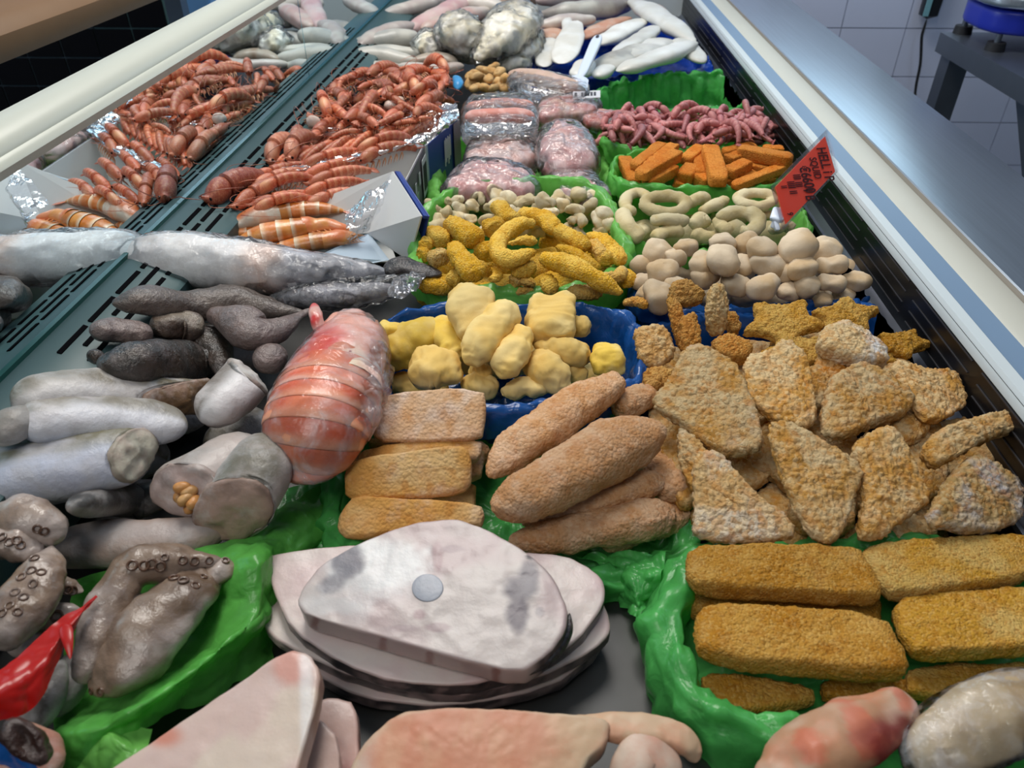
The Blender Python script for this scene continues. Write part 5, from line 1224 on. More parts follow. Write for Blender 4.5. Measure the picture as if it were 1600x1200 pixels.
ts = steak([(462, 940), (470, 918), (500, 880), (560, 848), (630, 820), (706, 808), (760, 824), (830, 865), (868, 905), (888, 950), (884, 985), (858, 1022), (812, 1052), (700, 1024), (580, 990), (478, 962)], .083, 6, -2, .022, 'top fish steak of the stack with a round grey bone and dark blotches', topcol, n=230, k=60)
# bone as a part of that steak
q, nr = plane_poly([(668 + 25 * math.cos(a), 918 + 22 * math.sin(a)) for a in np.linspace(0, 2 * math.pi, 16, endpoint=False)], .0845, 6, -2)
s = slab(q, nr, .002, 40, .0006, 6, 1, dome=.0004); sk, _ = tubepx([(890, 958, .074), (886, 990, .07), (862, 1026, .068), (822, 1056, .068)], [10, 17, 19, 12], 1.1, 16, 30, ends=(3, 3)); part('skin', sk, 'dark_fish', ts, L(26, 22, 26), label='black skin along the right edge')
part('backbone', s, 'steak', ts, L(150, 154, 164), label='round grey backbone disc')
# bottom-left steaks
def pk(V, p, u, v):
    b = mixc(L(206, 188, 172), L(202, 176, 166), sstep(-.3, .4, fbm(V, 30, 3, ns())))
    b = mixc(b, L(206, 140, 124), sstep(30, 8, np.abs(np.hypot(u - 455, v - 1040) - 10)) * .7)
    b = mixc(b, L(196, 120, 96), sstep(26, 6, np.hypot((u - 255) * .6, v - 1150)) * .8)
    b = mixc(b, L(226, 224, 222), sstep(16, 4, np.abs(u - 478 - (v - 1050) * .02)) * .6)
    return mixc(b, L(150, 104, 70), p[:, 1] * sstep(430, 480, u) * .6)
steak([(480, 1100), (520, 1088), (556, 1096), (560, 1180), (558, 1300), (440, 1300)], .045, 10, 0, .014, 'pink fish steak at the bottom, behind the angular pale steak', lambda V, p, u, v: mixc(L(200, 168, 158), L(176, 124, 120), sstep(0, .5, fbm(V, 30, 2, 3))), n=90, k=16)
steak([(470, 1130), (500, 1120), (530, 1150), (535, 1300), (440, 1300)], .06, 10, 0, .010, 'small pink fish slice tucked behind the angular pale steak', lambda V, p, u, v: mixc(L(204, 172, 160), L(190, 130, 122), sstep(0, .5, fbm(V, 30, 2, 5))), n=90, k=16)
steak([(150, 1215), (250, 1150), (350, 1080), (452, 1014), (484, 1020), (500, 1046), (494, 1100), (470, 1180), (440, 1300), (150, 1300)], .09, 4, -4, .016, 'angular pale pink fish steak with frosted corner at the bottom left', pk, n=220, k=50)
# salmon steak: horseshoe, its far arm and right flap in view
def sal(V, p, u, v):
    s = p[:, 0]
    b = mixc(L(208, 108, 74), L(216, 136, 100), sstep(-.3, .4, fbm(V * np.array([2.2, .7, 1]), 40, 3, ns())))
    b = mixc(b, L(204, 170, 134), sstep(800, 900, u + 30 * fbm(V, 40, 2, 8)) * .85)
    b = mixc(b, L(206, 190, 160), sstep(.55, .95, p[:, 2]) * .35)
    b = mixc(b, L(198, 184, 176), sstep(600, 565, u) * .6)
    return b
q, nr = plane_poly([(530, 1260), (548, 1195), (572, 1155), (618, 1114), (690, 1103), (800, 1106), (900, 1114), (955, 1122), (950, 1160), (915, 1190), (890, 1290), (700, 1320)], .062, 8, 0)
g = slab(q, nr, .026, 170, .003, 36, 1, dome=.002); g = disp(disp(g, .0007, 26, 2), .0004, 150, 2); u, v = proj(g[0])
st = thing('salmon_steak', 'orange salmon steak with pale frosted rim at the bottom centre', 'fish steak', base_of(g[0]))
sc0 = sal(g[0], g[2], u, v); sc0 = mixc(sc0, L(206, 190, 164), sstep(.9, 1, g[2][:, 0]) * .6); part('flesh', g, 'salmon', st, sc0)
g, _ = tubepx([(880, 1132, .052), (960, 1138, .053), (1030, 1142, .053), (1072, 1160, .05), (1090, 1190, .042)], [44, 46, 46, 44, 34], .6, 36, 70, ends=(5, 3), sq=3)
g = disp(disp(g, .0015, 40, 2), .0008, 150, 2); u, v = proj(g[0])
part('belly_flap', g, 'salmon', st, mixc(sal(g[0], g[2], u, v), L(206, 176, 146), .6 * np.ones(len(u))))
g, _ = tubepx([(950, 1235, .04), (985, 1195, .05), (1010, 1172, .052), (1060, 1210, .045)], [40, 60, 60, 60], .5, 36, 50, ends=(4, 4), sq=3)
solo('fish_piece', disp(g, .002, 50, 2), 'salmon', 'pale pink fish piece under the right end of the salmon steak', 'fish', None, crumbcol(L(212, 180, 160), L(222, 200, 180), 40, .5)(g[0], None))
# red-flecked fish and wrapped white fish at the bottom right
def redf(V, p, u, v):
    b = mixc(L(176, 132, 100), L(190, 160, 136), sstep(-.3, .4, fbm(V, 30, 3, ns())))
    b = mixc(b, L(190, 96, 70), sstep(0, .5, fbm(V, 55, 3, 12)) * .7)
    b = mixc(b, L(112, 24, 26), sstep(70, 30, np.hypot((u - 1400) * .9, (v - 1165) * 1.1) + 25 * fbm(V, 60, 2, 9)) * .9)
    return mixc(b, L(206, 196, 192), sstep(1418, 1440, u) * .85)
g, _ = tubepx([(1180, 1260, .05), (1240, 1200, .062), (1320, 1150, .07), (1400, 1118, .072), (1446, 1125, .07)], [70, 100, 104, 90, 60], .7, 44, 70, ends=(3, 3)); g = disp(disp(g, .004, 35, 2), .001, 140, 2); u, v = proj(g[0])
solo('fish_piece', g, 'salmon', 'reddish frozen fish piece with a dark red cavity at the bottom right', 'fish', None, redf(g[0], g[2], u, v))
g, _ = tubepx([(1430, 1200, .07), (1500, 1150, .078), (1580, 1110, .085), (1680, 1080, .085)], [110, 120, 116, 110], .6, 44, 60, ends=(4, 4)); g = disp(g, .003, 30, 2)
wt = thing('wrapped_fish', 'pale film-wrapped fish in the bottom right corner', 'fish', base_of(g[0]))
part('body', g, 'steak', wt, mixc(L(170, 146, 108), L(188, 170, 140), sstep(-.3, .4, fbm(g[0], 30, 2, 3))))
g, _ = tubepx([(1420, 1205, .07), (1500, 1150, .079), (1580, 1110, .086), (1700, 1076, .085)], [118, 128, 124, 118], .62, 50, 80, ends=(4, 4)); part('film', disp(g, .0012, 50, 3, ridged=True), 'cling_film', wt)
# ------------------------------------------------------------------ prawns
food('prawn_shell', second=tuple(L(220, 150, 108)), amt=.6, nscale=60, frost=tuple(L(228, 196, 176)), fscale=70, flo=.6, fhi=.8, famt=.5, vary=.3, bump=.25, bscale=250, rough=.3, coat=.3, spec=.5)
food('pink_prawn', vary=.3, second=tuple(L(216, 156, 146)), amt=.5, nscale=70, bump=.2, bscale=250, rough=.4, spec=.45)
plain('eye_black', (.008, .006, .006), .2)
def prawn_proto(col, col2, curl=.9, detail=True, mat='prawn_shell', fat=1.0):
    """prawn of unit length from tail (x=0) to head (x=1), back up"""
    n = 16
    a = np.linspace(0, 1, 9)
    ang = -curl * (a - .5)
    x = np.cumsum(np.cos(ang)); z = -np.cumsum(np.sin(ang)) * .8; x = (x - x[0]) / (x[-1] - x[0]); z = (z - z[0]) / 8; z = z - np.linspace(z[0], z[-1], 9)
    z = np.abs(z) * 1.0
    spine = np.stack([x, np.zeros(9), z], 1)
    ab = tube(spine[:6], [(.035, .04), (.046, .053), (.055, .064), (.06, .07), (.063, .074), (.064, .075)], n, 30, ends=(None, None))
    V = ab[0]; s = ab[2][:, 0]; f = (s * 6) % 1
    c0 = cr(spine[:6], 30); cen = np.concatenate([np.repeat(c0, n, 0), c0[:1], c0[-1:]])
    V = cen + (V - cen) * (1 + .10 * (1 - f) - .02)[:, None] * np.array([1, fat, fat])
    ca = mixc(col, col2, sstep(.55, .95, f) * .7)
    r = bpy.data.objects.new('proto', None)
    def pr(nm, g, c): 
        me = mesh(nm, g[0], g[1], mat, c); o = bpy.data.objects.new(nm, me); o.parent = r; return o
    hd = tube([spine[5] - (.02, 0, 0), spine[6], spine[7] + (.02, 0, 0), spine[8] + (0, 0, .02), spine[8] + (.09, 0, .06)], [(.062, .072), (.07, .082), (.062, .07), (.034, .036), (.005, .006)], n, 26, ends=(6, None))
    hv = hd[0]; hc = spine[5:].mean(0); hv = hc + (hv - hc) * np.array([1, fat, fat])
    tf = []
    for k, sp in enumerate((-.55, -.28, 0, .28, .55)):
        L_ = .15; d = np.array([-math.cos(sp), math.sin(sp) * .9, -.1])
        tf.append(tube([spine[0], spine[0] + d * L_ * .5, spine[0] + d * L_], [(.012, .01), (.026, .008), (.01, .005)], 8, 6, ends=(None, 2)))
    if not detail:
        g = join((V, ab[1]), (hv, hd[1]), *[(t[0], t[1]) for t in tf])
        cc = np.concatenate([ca, np.tile(mixc(col, col2, [.2])[0], (len(hv), 1)), np.tile(col, (sum(len(t[0]) for t in tf), 1))])
        for o in list(r.children): bpy.data.objects.remove(o)
        bpy.data.objects.remove(r)
        return mesh('prawn', g[0], g[1], mat, cc)
    pr('body', (V, ab[1]), ca); pr('carapace', (hv, hd[1]), mixc(col, col2, sstep(-.4, .5, vn(hv, 9, 3))))
    g = join(*[(t[0], t[1]) for t in tf]); pr('tail_fan', g, np.tile(col * .9, (len(g[0]), 1)))
    lg = []
    for k in range(7):
        b = spine[2] * (1 - k / 6) + spine[7] * k / 6; b = b + (0, 0, -.07 * fat)
        for sd in (-1, 1): lg.append(tube([b, b + (.03, sd * .03, -.05), b + (.08, sd * .035, -.11)], [(.012, .012), (.009, .009), (.003, .003)], 5, 5)[:2])
    g = join(*lg); o = pr('legs', g, np.tile(col2, (len(g[0]), 1))); o['kind'] = 'stuff'
    an = [tube([spine[8] + (.05, sd * .03, .03), spine[8] + (.25, sd * .1, .10), spine[8] + (.1, sd * .22, .12), spine[8] + (-.3, sd * .25, .05)], [(.005, .005), (.003, .003)], 4, 14)[:2] for sd in (-1, 1)]
    g = join(*an); pr('antennae', g, np.tile(col * .8, (len(g[0]), 1)))
    ey = join(*[blob(spine[8] + (0.01, sd * .04, .025), (.014, .014, .014), 8, 6)[:2] for sd in (-1, 1)]); e = pr('eyes', ey, None); e.data.materials.clear(); e.data.materials.append(MATS['eye_black'])
    return r
def frame(o, head, tail, roll=0.0, fatten=1.0, lmax=0.105):
    a, b = P(*tail), P(*head); x = b - a; ln = np.linalg.norm(x); x /= ln
    if ln > lmax: a = (a + b) / 2 - x * lmax / 2; ln = lmax
    y = np.cross((0, 0, 1.0), x); y /= np.linalg.norm(y); z = np.cross(x, y)
    cr_, sr = math.cos(roll), math.sin(roll); y, z = y * cr_ + z * sr, z * cr_ - y * sr
    M = Matrix.Identity(4)
    for i in range(3):
        M[i][0], M[i][1], M[i][2], M[i][3] = x[i] * ln, y[i] * ln * fatten, z[i] * ln * fatten, a[i]
    o.matrix_world = M
def put(proto, name, label, cat, group, head, tail, roll=0, fatten=1.0):
    o = proto.copy(); o.name = name; COLL.objects.link(o)
    for ch in list(proto.children):
        c = ch.copy(); COLL.objects.link(c); c.parent = o
    frame(o, head, tail, roll, fatten); return tag(o, label, cat, group)
RED, RED2 = L(190, 84, 52), L(222, 158, 112)
pp_ = [prawn_proto(RED, RED2, c) for c in (.5, 1.1, 1.9)] + [prawn_proto(L(186, 92, 62), L(222, 168, 130), .8)]
# cartons -------------------------------------------------------------------------------
plain('card_white', L(226, 226, 224), .55); plain('card_blue', L(34, 62, 140), .45); plain('card_grey', L(116, 108, 118), .5); plain('card_pale', L(150, 172, 150), .5); plain('label_white', L(206, 206, 210), .6); plain('print_dark', L(50, 50, 60), .6); plain('card_inner', L(178, 196, 212), .55)
def carton(label, F0, F1, N1, N0, zt, zb, end_mat, side_mat='card_inner'):
    """open tray carton: rim corners far-left, far-right, near-right, near-left"""
    C = [P(*c, zt) for c in (F0, F1, N1, N0)]
    o = thing('prawn_carton', label, 'carton', np.append(np.mean(C, 0)[:2], zb))
    dn = np.array([0, 0, zb - zt]); mid = np.mean(C, 0)
    for nm, a, b, mt in (('back_wall', 0, 1, side_mat), ('end_wall', 1, 2, end_mat), ('front_wall', 2, 3, side_mat)):
        A, B = C[a], C[b]; inn = mid - (A + B) / 2; inn[2] = 0; e = (B - A) / np.linalg.norm(B - A); inn -= e * np.dot(inn, e); inn /= np.linalg.norm(inn)
        part(nm, quadslab(A, B, B + dn, A + dn, .0012), end_mat if nm == 'end_wall' else side_mat, o)
        part('lining', quadslab(A + inn * .0022, B + inn * .0022, B + dn + inn * .0022, A + dn + inn * .0022, .0008), 'card_white', o)
    part('floor_panel', quadslab(C[0] + dn, C[1] + dn, C[2] + dn, C[3] + dn, .002), 'card_white', o)
    return o, C, dn
cB, CB, dB = carton('rear blue-ended prawn carton with rows of orange prawns', (474, 210), (716, 186), (668, 226), (418, 280), .115, .02, 'card_blue')
cA, CA, dA = carton('middle prawn carton with a grey printed end and white sticker', (416, 280), (664, 226), (634, 286), (392, 322), .115, .02, 'card_grey')
def decal(o, C, dn, a, b, s0, s1, t0, t1, mat, nm, off=.003):
    A, B = C[a], C[b]; q = lambda s, t: A + (B - A) * s + dn * t
    n = np.cross(B - A, dn); n /= np.linalg.norm(n)
    if np.dot(n, np.mean(C, 0) - A) > 0: n = -n
    part(nm, quadslab(q(s0, t0) + n * off, q(s1, t0) + n * off, q(s1, t1) + n * off, q(s0, t1) + n * off, .0006), mat, o)
decal(cA, CA, dA, 1, 2, .08, .3, .1, .75, 'label_white', 'sticker'); 
for k in range(4): decal(cA, CA, dA, 1, 2, .11 + k * .045, .135 + k * .045, .2, .65, 'print_dark', 'print_bar', .0038)
decal(cA, CA, dA, 1, 2, .55, .95, .45, .95, 'card_pale', 'printed_band'); decal(cA, CA, dA, 1, 2, .42, .48, .2, .4, 'label_white', 'print_mark'); decal(cA, CA, dA, 1, 2, .62, .68, .25, .42, 'label_white', 'print_mark')
for k in range(6): decal(cB, CB, dB, 1, 2, .34 + k * .035, .36 + k * .035, .12 + .03 * (k % 2), .5 + .06 * (k % 3), 'label_white', 'print_line')
decal(cB, CB, dB, 1, 2, .0, .22, .0, 1, 'card_grey', 'printed_band')
PB = 'in the rear carton'; PA = 'in the middle carton'
for k in range(13):
    u = 452 + k * 18.0; v = 252 - k * 4.2
    put(pp_[k % 2], 'prawn', f'orange prawn {PB}, {ORD[k] if k < 12 else "rightmost"} of the row', 'prawn', 'prawns in the rear carton', (u + 14, v - 14, .118), (u - 34, v + 16, .112), RNG.uniform(.2, .8), 1.25)
for k in range(10):
    u = 470 + k * 20; v = 230 - k * 3.5
    put(pp_[k % 2], 'prawn', 'orange prawn lying under the front row in the rear carton', 'prawn', 'prawns under the rear row', (u + 20, v - 10, .10), (u - 24, v + 8, .10), RNG.uniform(.2, .8), 1.3)
ml_ = []
for r_, (v0, sl) in enumerate(((262, .24), (276, .24), (290, .22), (304, .20), (318, .18))):
    for j in range(3):
        ua = 388 + j * 82 + r_ * 6 - (r_ > 2) * 14; va = v0 + 18 - (ua - 400) * sl
        if ua + 90 < 668 - r_ * 16: ml_.append((ua, va, ua + 96, va - 96 * sl - 2, .116 - .0025 * r_))
ll = pile_labels([((a + c) / 2, (b + d) / 2) for a, b, c, d, z in ml_], 'orange prawn', 'in the middle carton', 4)
for k, (a, b, c, d, z) in enumerate(ml_):
    put(pp_[k % 4], 'prawn', ll[k], 'prawn', 'prawns in the middle carton', (a, b, z + .004), (c, d, z), RNG.uniform(-.5, .5), 1.15)
film_mat('bag_white', milk=.34, wrinkle=50, gl=1.2)
for o_, c_ in ((cA, [[(418, 268, .126), (540, 240, .128), (662, 208, .128)], [(412, 278, .124), (540, 250, .127), (666, 218, .127)], [(410, 284, .114), (540, 257, .116), (664, 226, .116)]]),
               (cB, [[(480, 200, .126), (600, 176, .128), (712, 160, .134)], [(476, 206, .124), (600, 188, .13), (716, 172, .134)], [(474, 212, .114), (600, 200, .118), (716, 186, .118)]]),
               (cB, [[(650, 196, .122), (684, 176, .132), (712, 162, .134)], [(662, 208, .12), (690, 196, .128), (716, 180, .126)], [(668, 222, .114), (692, 206, .116), (712, 190, .116)]])):
    part('bag_film', sheet(c_, 50, 24, .005, 55, .002), 'bag_white', o_, label='crumpled clear bag lining')
# the heap of prawns behind the cartons
hp = [(480, 180, 500, 205), (500, 160, 522, 200), (520, 200, 500, 150), (470, 200, 476, 240), (540, 190, 590, 170), (585, 150, 560, 190), (600, 165, 575, 125), (622, 130, 600, 112), (560, 140, 600, 130), (520, 150, 560, 130), (640, 150, 680, 140), (650, 170, 690, 150), (660, 130, 700, 122), (690, 165, 650, 185), (625, 180, 580, 200), (560, 205, 520, 215), (640, 110, 605, 135), (700, 140, 665, 112), (610, 150, 650, 125), (540, 165, 510, 140), (600, 190, 640, 165), (670, 185, 620, 195), (700, 120, 660, 105), (575, 120, 620, 105), (490, 210, 530, 185), (535, 130, 580, 115), (625, 160, 660, 180), (590, 135, 635, 150), (500, 185, 545, 160), (520, 170, 560, 200), (565, 175, 610, 190), (575, 155, 545, 175), (605, 140, 575, 165), (630, 165, 600, 150), (655, 155, 630, 135), (675, 165, 655, 140), (690, 130, 670, 155), (640, 125, 670, 110), (610, 120, 640, 140), (480, 225, 505, 195), (545, 150, 520, 180), (700, 110, 680, 130), (650, 185, 690, 175), (590, 200, 560, 185), (615, 195, 650, 190), (530, 205, 560, 190), (555, 125, 530, 145), (660, 112, 625, 108)]
hl = pile_labels([((a + c) / 2, (b + d) / 2) for a, b, c, d in hp], 'red-orange prawn', 'of the heap', 5)
for k, (a, b, c, d) in enumerate(hp):
    dz = .02 * math.exp(-((a - 610) / 90) ** 2)
    put(pp_[k % 4], 'prawn', hl[k], 'prawn', 'loose prawn heap', (a, b, .115 + dz + RNG.uniform(0, .012)), (c, d, .115 + dz), RNG.uniform(-1.3, 1.3), 1.35)
for k in range(16):
    u, v = 500 + (k % 6) * 36, 190 - (k // 6) * 26 - (k % 6) * 5
    put(pp_[k % 4], 'prawn', 'red-orange prawn buried inside the loose heap', 'prawn', 'buried prawns of the loose heap', (u - 22, v + 8, .09), (u + 28, v - 6, .09), RNG.uniform(-1, 1), 1.6)
plain('blue_tie', L(60, 150, 210), .35)
g = disp(tubepx([(712, 120, .125), (716, 130, .125), (714, 140, .12)], [12, 16, 12], .8, 14, 14)[0], .002, 90, 2); solo('bag_tie', g, 'blue_tie', 'small bright blue bag tie at the right end of the prawn heap', 'tie')
# small bits: white cut prawn meat
for k, (u, v) in enumerate(((610, 165), (622, 158), (490, 190), (531, 145))):
    g = disp(blob(P(u, v, .13), (.012, .011, .009), 16, 12), .002, 70, 2); solo('prawn_meat', g, 'seafood_pale', f'white lump of prawn meat in the heap, {ORD[[2, 3, 0, 1][k]]} of four', 'prawn meat', 'white prawn meat lumps', crumbcol(L(222, 212, 204), L(206, 180, 168), 60, .5)(g[0], None))
# big red prawns hanging out on the left
put(prawn_proto(L(168, 70, 48), L(190, 100, 72), .6, fat=1.25), 'large_prawn', 'biggest red prawn hanging over the slots at the left', 'prawn', None, (322, 318, .125), (412, 272, .125), .2, 1.6)
put(prawn_proto(L(176, 84, 54), L(196, 116, 80), .6), 'large_prawn', 'second big red prawn, in front of the biggest', 'prawn', None, (362, 330, .115), (452, 278, .118), .2, 1.25)
put(prawn_proto(L(190, 110, 80), L(214, 158, 124), 1.2), 'large_prawn', 'pale orange prawn at the left end of the rear carton', 'prawn', None, (418, 262, .12), (470, 214, .12), .5, 1.5)
put(prawn_proto(L(190, 104, 74), L(214, 158, 124), 1.2), 'large_prawn', 'orange prawn lying over the left corner of the rear carton', 'prawn', None, (448, 258, .124), (498, 210, .124), .4, 1.5)
# langoustines in the white carton
wc = thing('white_carton', 'open white carton with blue outside edges holding the langoustines', 'carton', P(520, 380, .02))
R1, R2, R3, R4 = P(615, 268, .15), P(660, 338, .135), P(575, 365, .075), P(607, 407, .06)
bl, fl_ = P(350, 350, .10), P(330, 400, .09)
part('end_wall', quadslab(R1, R2, P(640, 408, .06), R3, .002), 'card_white', wc, label='cream inner face of the end wall')
part('end_edge', quadslab(R1 + (.002, 0, .001), R2 + (.002, 0, .001), R2 + (.009, .002, -.001), R1 + (.009, .002, -.001), .004), 'card_blue', wc)
part('outer_face', quadslab(R1 + (.006, .001, 0), R1 + (.014, .002, -.06), P(640, 408, .06) + (.012, 0, 0), R2 + (.008, 0, 0), .0015), 'card_blue', wc)
part('back_wall', quadslab(P(430, 338, .085), R1, R3, P(430, 372, .06), .002), 'card_white', wc)
part('front_flap', quadslab(P(495, 400, .09), R3, R4, P(510, 425, .07), .002), 'card_inner', wc, label='bluish white inner flap')
part('floor_panel', quadslab(P(430, 368, .03), P(600, 350, .03), P(620, 410, .03), P(420, 418, .03), .002), 'card_white', wc)
fm = sheet([[(540, 330, .11), (580, 300, .13), (612, 270, .15)], [(540, 360, .10), (575, 335, .115), (600, 310, .13)], [(530, 390, .08), (560, 370, .09), (580, 360, .09)]], 40, 40, .006, 50, .002)
part('bag_film', fm, 'cling_film_milky', wc)
def langoustine(label, pts, wpx, tailfirst, belly=False):
    g, p = tubepx(pts, wpx, .8, 22, 72, ends=(3, 3)); b = base_of(g[0]); o = thing('langoustine', label, 'langoustine', b)
    n, m = 22, 72; G = g[0][:n * m].reshape(m, n, 3)
    s0, s1 = (.42, .92)
    hd_ = G[:int(m * s0) + 2].reshape(-1, 3); hm = int(m * s0) + 2; hd2 = (np.concatenate([hd_, G[0].mean(0)[None]]), [gridf(hm, n)[:, ::-1], np.stack([np.arange(n), (np.arange(n) + 1) % n, np.full(n, hm * n)], 1)])
    hd2 = disp(hd2, .002, 60, 2); c = mixc(L(220, 150, 84), L(214, 120, 70), sstep(-.3, .4, fbm(hd2[0], 40, 2, 2)))
    if belly: c = mixc(c, L(214, 206, 190), np.tile(sstep(.2, .8, np.cos(np.linspace(0, 2 * np.pi, n, endpoint=False))), hm).tolist() + [0])
    part('carapace', hd2, 'prawn_shell', o, c)
    ed = np.linspace(int(m * s0), int(m * s1), 7)
    for k in range(6):
        rows = []
        for w in np.linspace(0, 1, 7):
            i = ed[k] + (ed[k + 1] - ed[k]) * w * 1.15; a = min(int(i), m - 2); r = G[a] + (G[a + 1] - G[a]) * (i - a); ce = r.mean(0); rows.append(ce + (r - ce) * (1.0 + .10 * w ** 2))
        V = np.concatenate(rows); w = np.repeat(np.linspace(0, 1, 7), n)
        part('tail_segment', (V, [gridf(7, n)[:, ::-1]]), 'prawn_shell', o, mixc(mixc(L(206, 118, 44), L(222, 150, 76), sstep(-.3, .4, fbm(V, 60, 2, k))), L(236, 220, 190), sstep(.7, .95, w)))
    fan = []
    e = G[int(m * .9)].mean(0); d = G[-1].mean(0) - e; d /= np.linalg.norm(d); sd = np.cross(d, (0, 0, 1.0)); sd /= np.linalg.norm(sd); r = np.linalg.norm(G[int(m * .8)][0] - G[int(m * .8)].mean(0))
    for k in (-1, -.5, 0, .5, 1):
        dd = d + sd * k * .6; fan.append(tube([e, e + dd * r * 1.6, e + dd * r * 3], [(r * .3, r * .12), (r * .5, r * .1), (r * .3, r * .06)], 10, 10, ends=(None, 2))[:2])
    fg = join(*fan); part('tail_fan', fg, 'prawn_shell', o, mixc(L(206, 110, 60), L(214, 140, 120), sstep(-.3, .3, vn(fg[0], 60, 2))))
    lg = []
    for k in range(8):
        b2 = G[int(m * (.08 + .045 * k))].mean(0)
        for q in (-1, 1): lg.append(tube([b2 + sd * q * r * .8, b2 + sd * q * r * 1.5 - d * r * .5 + (0, 0, -.004), b2 + sd * q * r * 1.4 - d * r * 1.8 + (0, 0, -.008)], [(r * .12, r * .12), (r * .09, r * .09), (r * .03, r * .03)], 6, 6)[:2])
    lj = join(*lg); part('legs', lj, 'prawn_shell', o, L(216, 150, 96), kind='stuff')
    return o
langoustine('langoustine at the back of the white carton, showing a white side', [(352, 356, .10), (400, 340, .105), (450, 330, .105), (500, 326, .105), (540, 330, .10)], [30, 44, 34, 26, 14], True, True)
langoustine('langoustine lying in the middle of the white carton', [(545, 358, .095), (500, 352, .10), (460, 358, .10), (410, 366, .098), (366, 380, .09)], [22, 32, 38, 38, 24], False)
langoustine('langoustine at the front of the white carton beside the flap', [(560, 368, .085), (530, 372, .09), (490, 378, .09), (440, 388, .085), (410, 395, .08)], [24, 34, 32, 26, 16], False)
langoustine('dark langoustine head poking out towards the glass', [(322, 382, .09), (350, 366, .092), (390, 362, .09), (430, 364, .085)], [14, 24, 26, 20], True)
# ------------------------------------------------------------------ small pink prawns
PK, PK2 = L(176, 96, 96), L(206, 146, 140)
sp = [prawn_proto(PK, PK2, c, False, 'pink_prawn', .85) for c in (.8, 1.6, 2.4)] + [prawn_proto(L(160, 84, 92), L(190, 128, 130), 1.4, False, 'pink_prawn', .85)]
k = 0
for layer, (z, n) in enumerate(((.075, 50), (.098, 55), (.112, 50))):
    for i in range(n):
        fx_ = RNG.uniform(0, 1); fy = RNG.uniform(0, 1); u = 940 + fx_ * 262 + fy * 10; v = 188 + fy * 36 - 6 * layer * (1 - fy)
        if layer == 2: v = 180 + fy * 36; u = 955 + fx_ * 240
        a = RNG.uniform(0, 6.28); ln = RNG.uniform(22, 34)
        o = bpy.data.objects.new('small_prawn', sp[k % 4]); COLL.objects.link(o)
        frame(o, (u + ln * math.cos(a), v + ln * .6 * math.sin(a), z + RNG.uniform(-.012, .014)), (u - ln * math.cos(a), v - ln * .6 * math.sin(a), z + RNG.uniform(-.01, .01)), RNG.uniform(-1.6, 1.6), 1.65, .062)
        tag(o, 'small pink prawn in the heap above the orange fish sticks', 'prawn', 'small pink prawns'); k += 1
# ------------------------------------------------------------------ bagged packs
food('pink_flesh', second=tuple(L(222, 190, 184)), amt=.5, nscale=50, bump=.3, bscale=150, rough=.5, spec=.4)
film_mat('pack_film', milk=.14, wrinkle=60, strength=1.0, gl=1.6, tint=(.96, .96, .98))
def pack(label, poly, z, th, col, col2, name='film_pack', lumps=None, cat='pack', milk='pack_film', contents='contents'):
    q, nr = plane_poly(poly, z, 0, 0); c = q.mean(0)
    o = thing(name, label, cat, c - (0, 0, th))
    if lumps is None:
        qi = c + (q - c) * .88
        g = slab(qi - nr * th * .15, nr, th * .75, 70, th * .3, 14, 2, dome=th * .15); g = disp(disp(g, th * .18, 38, 3), .001, 120, 2)
        part(contents, g, 'pink_flesh', o, mixc(col, col2, sstep(-.3, .4, fbm(g[0], 45, 3, ns()))))
    else:
        for (pts, w, cc) in lumps:
            g = disp(tubepx(pts, w, .85, 24, 36, ends=(7, 7))[0], .0012, 50, 2); part(contents, g, 'pink_flesh', o, mixc(cc, cc * .85 + .05, sstep(-.3, .4, fbm(g[0], 40, 2, ns()))))
    g = slab(q, nr, th, 110, th * .42, 26, 1, dome=th * .12); g = disp(g, .0026, 45, 2, ridged=True)
    part('film', g, milk, o)
    return o
BAG = lambda pts, **k: None
pack('pink minced fish pack in film at the back left of the green liner', [(722, 228), (740, 208), (800, 206), (836, 214), (845, 240), (800, 252), (730, 252)], .10, .04, L(206, 160, 148), L(222, 196, 188))
pack('big shiny film pack of pink fish at the front left, above the pale seafood', [(683, 290), (700, 258), (730, 240), (790, 240), (835, 258), (850, 284), (800, 292)], .115, .05, L(204, 146, 142), L(222, 182, 178))
pack('film pack of pink fish lumps in the middle, brightest highlights', [(842, 190), (870, 178), (905, 182), (928, 205), (944, 238), (900, 250), (850, 246), (838, 220)], .12, .055, L(206, 150, 146), L(226, 192, 188))
pack('film pack of pale pink fish at the front right beside the squid rings', [(856, 262), (880, 248), (915, 250), (945, 275), (960, 300), (920, 312), (866, 290)], .10, .045, L(212, 164, 156), L(226, 194, 186))
pack('clear pack of pink sausages above the minced fish packs', [(718, 160), (735, 140), (830, 140), (842, 165), (838, 198), (725, 200)], .125, .05, PK, PK2, lumps=[([(728, 168, .118), (785, 163, .12), (834, 166, .118)], 22, L(206, 136, 118)), ([(726, 184, .122), (785, 180, .124), (836, 182, .122)], 26, L(204, 128, 114))], contents='sausage')
pack('clear pack of pale fish fillet under the white spatula handle', [(790, 112), (830, 104), (880, 114), (922, 122), (922, 146), (850, 142), (800, 130)], .13, .04, L(214, 180, 156), L(222, 204, 190), lumps=[([(795, 115, .12), (840, 122, .124), (885, 134, .12), (915, 140, .115)], [20, 30, 28, 18], L(212, 178, 156))], contents='fillet')
t = pack('flat film pack of fish pieces with a printed white label strip', [(838, 160), (846, 146), (935, 140), (945, 166), (860, 178), (840, 176)], .115, .03, L(204, 140, 134), L(214, 176, 156))
A_, B_ = P(895, 143, .1205), P(938, 141, .1205); C_, D_ = P(938, 152, .1205), P(895, 154, .1205)
part('label_strip', quadslab(D_, C_, B_, A_, .001), 'label_white', t)
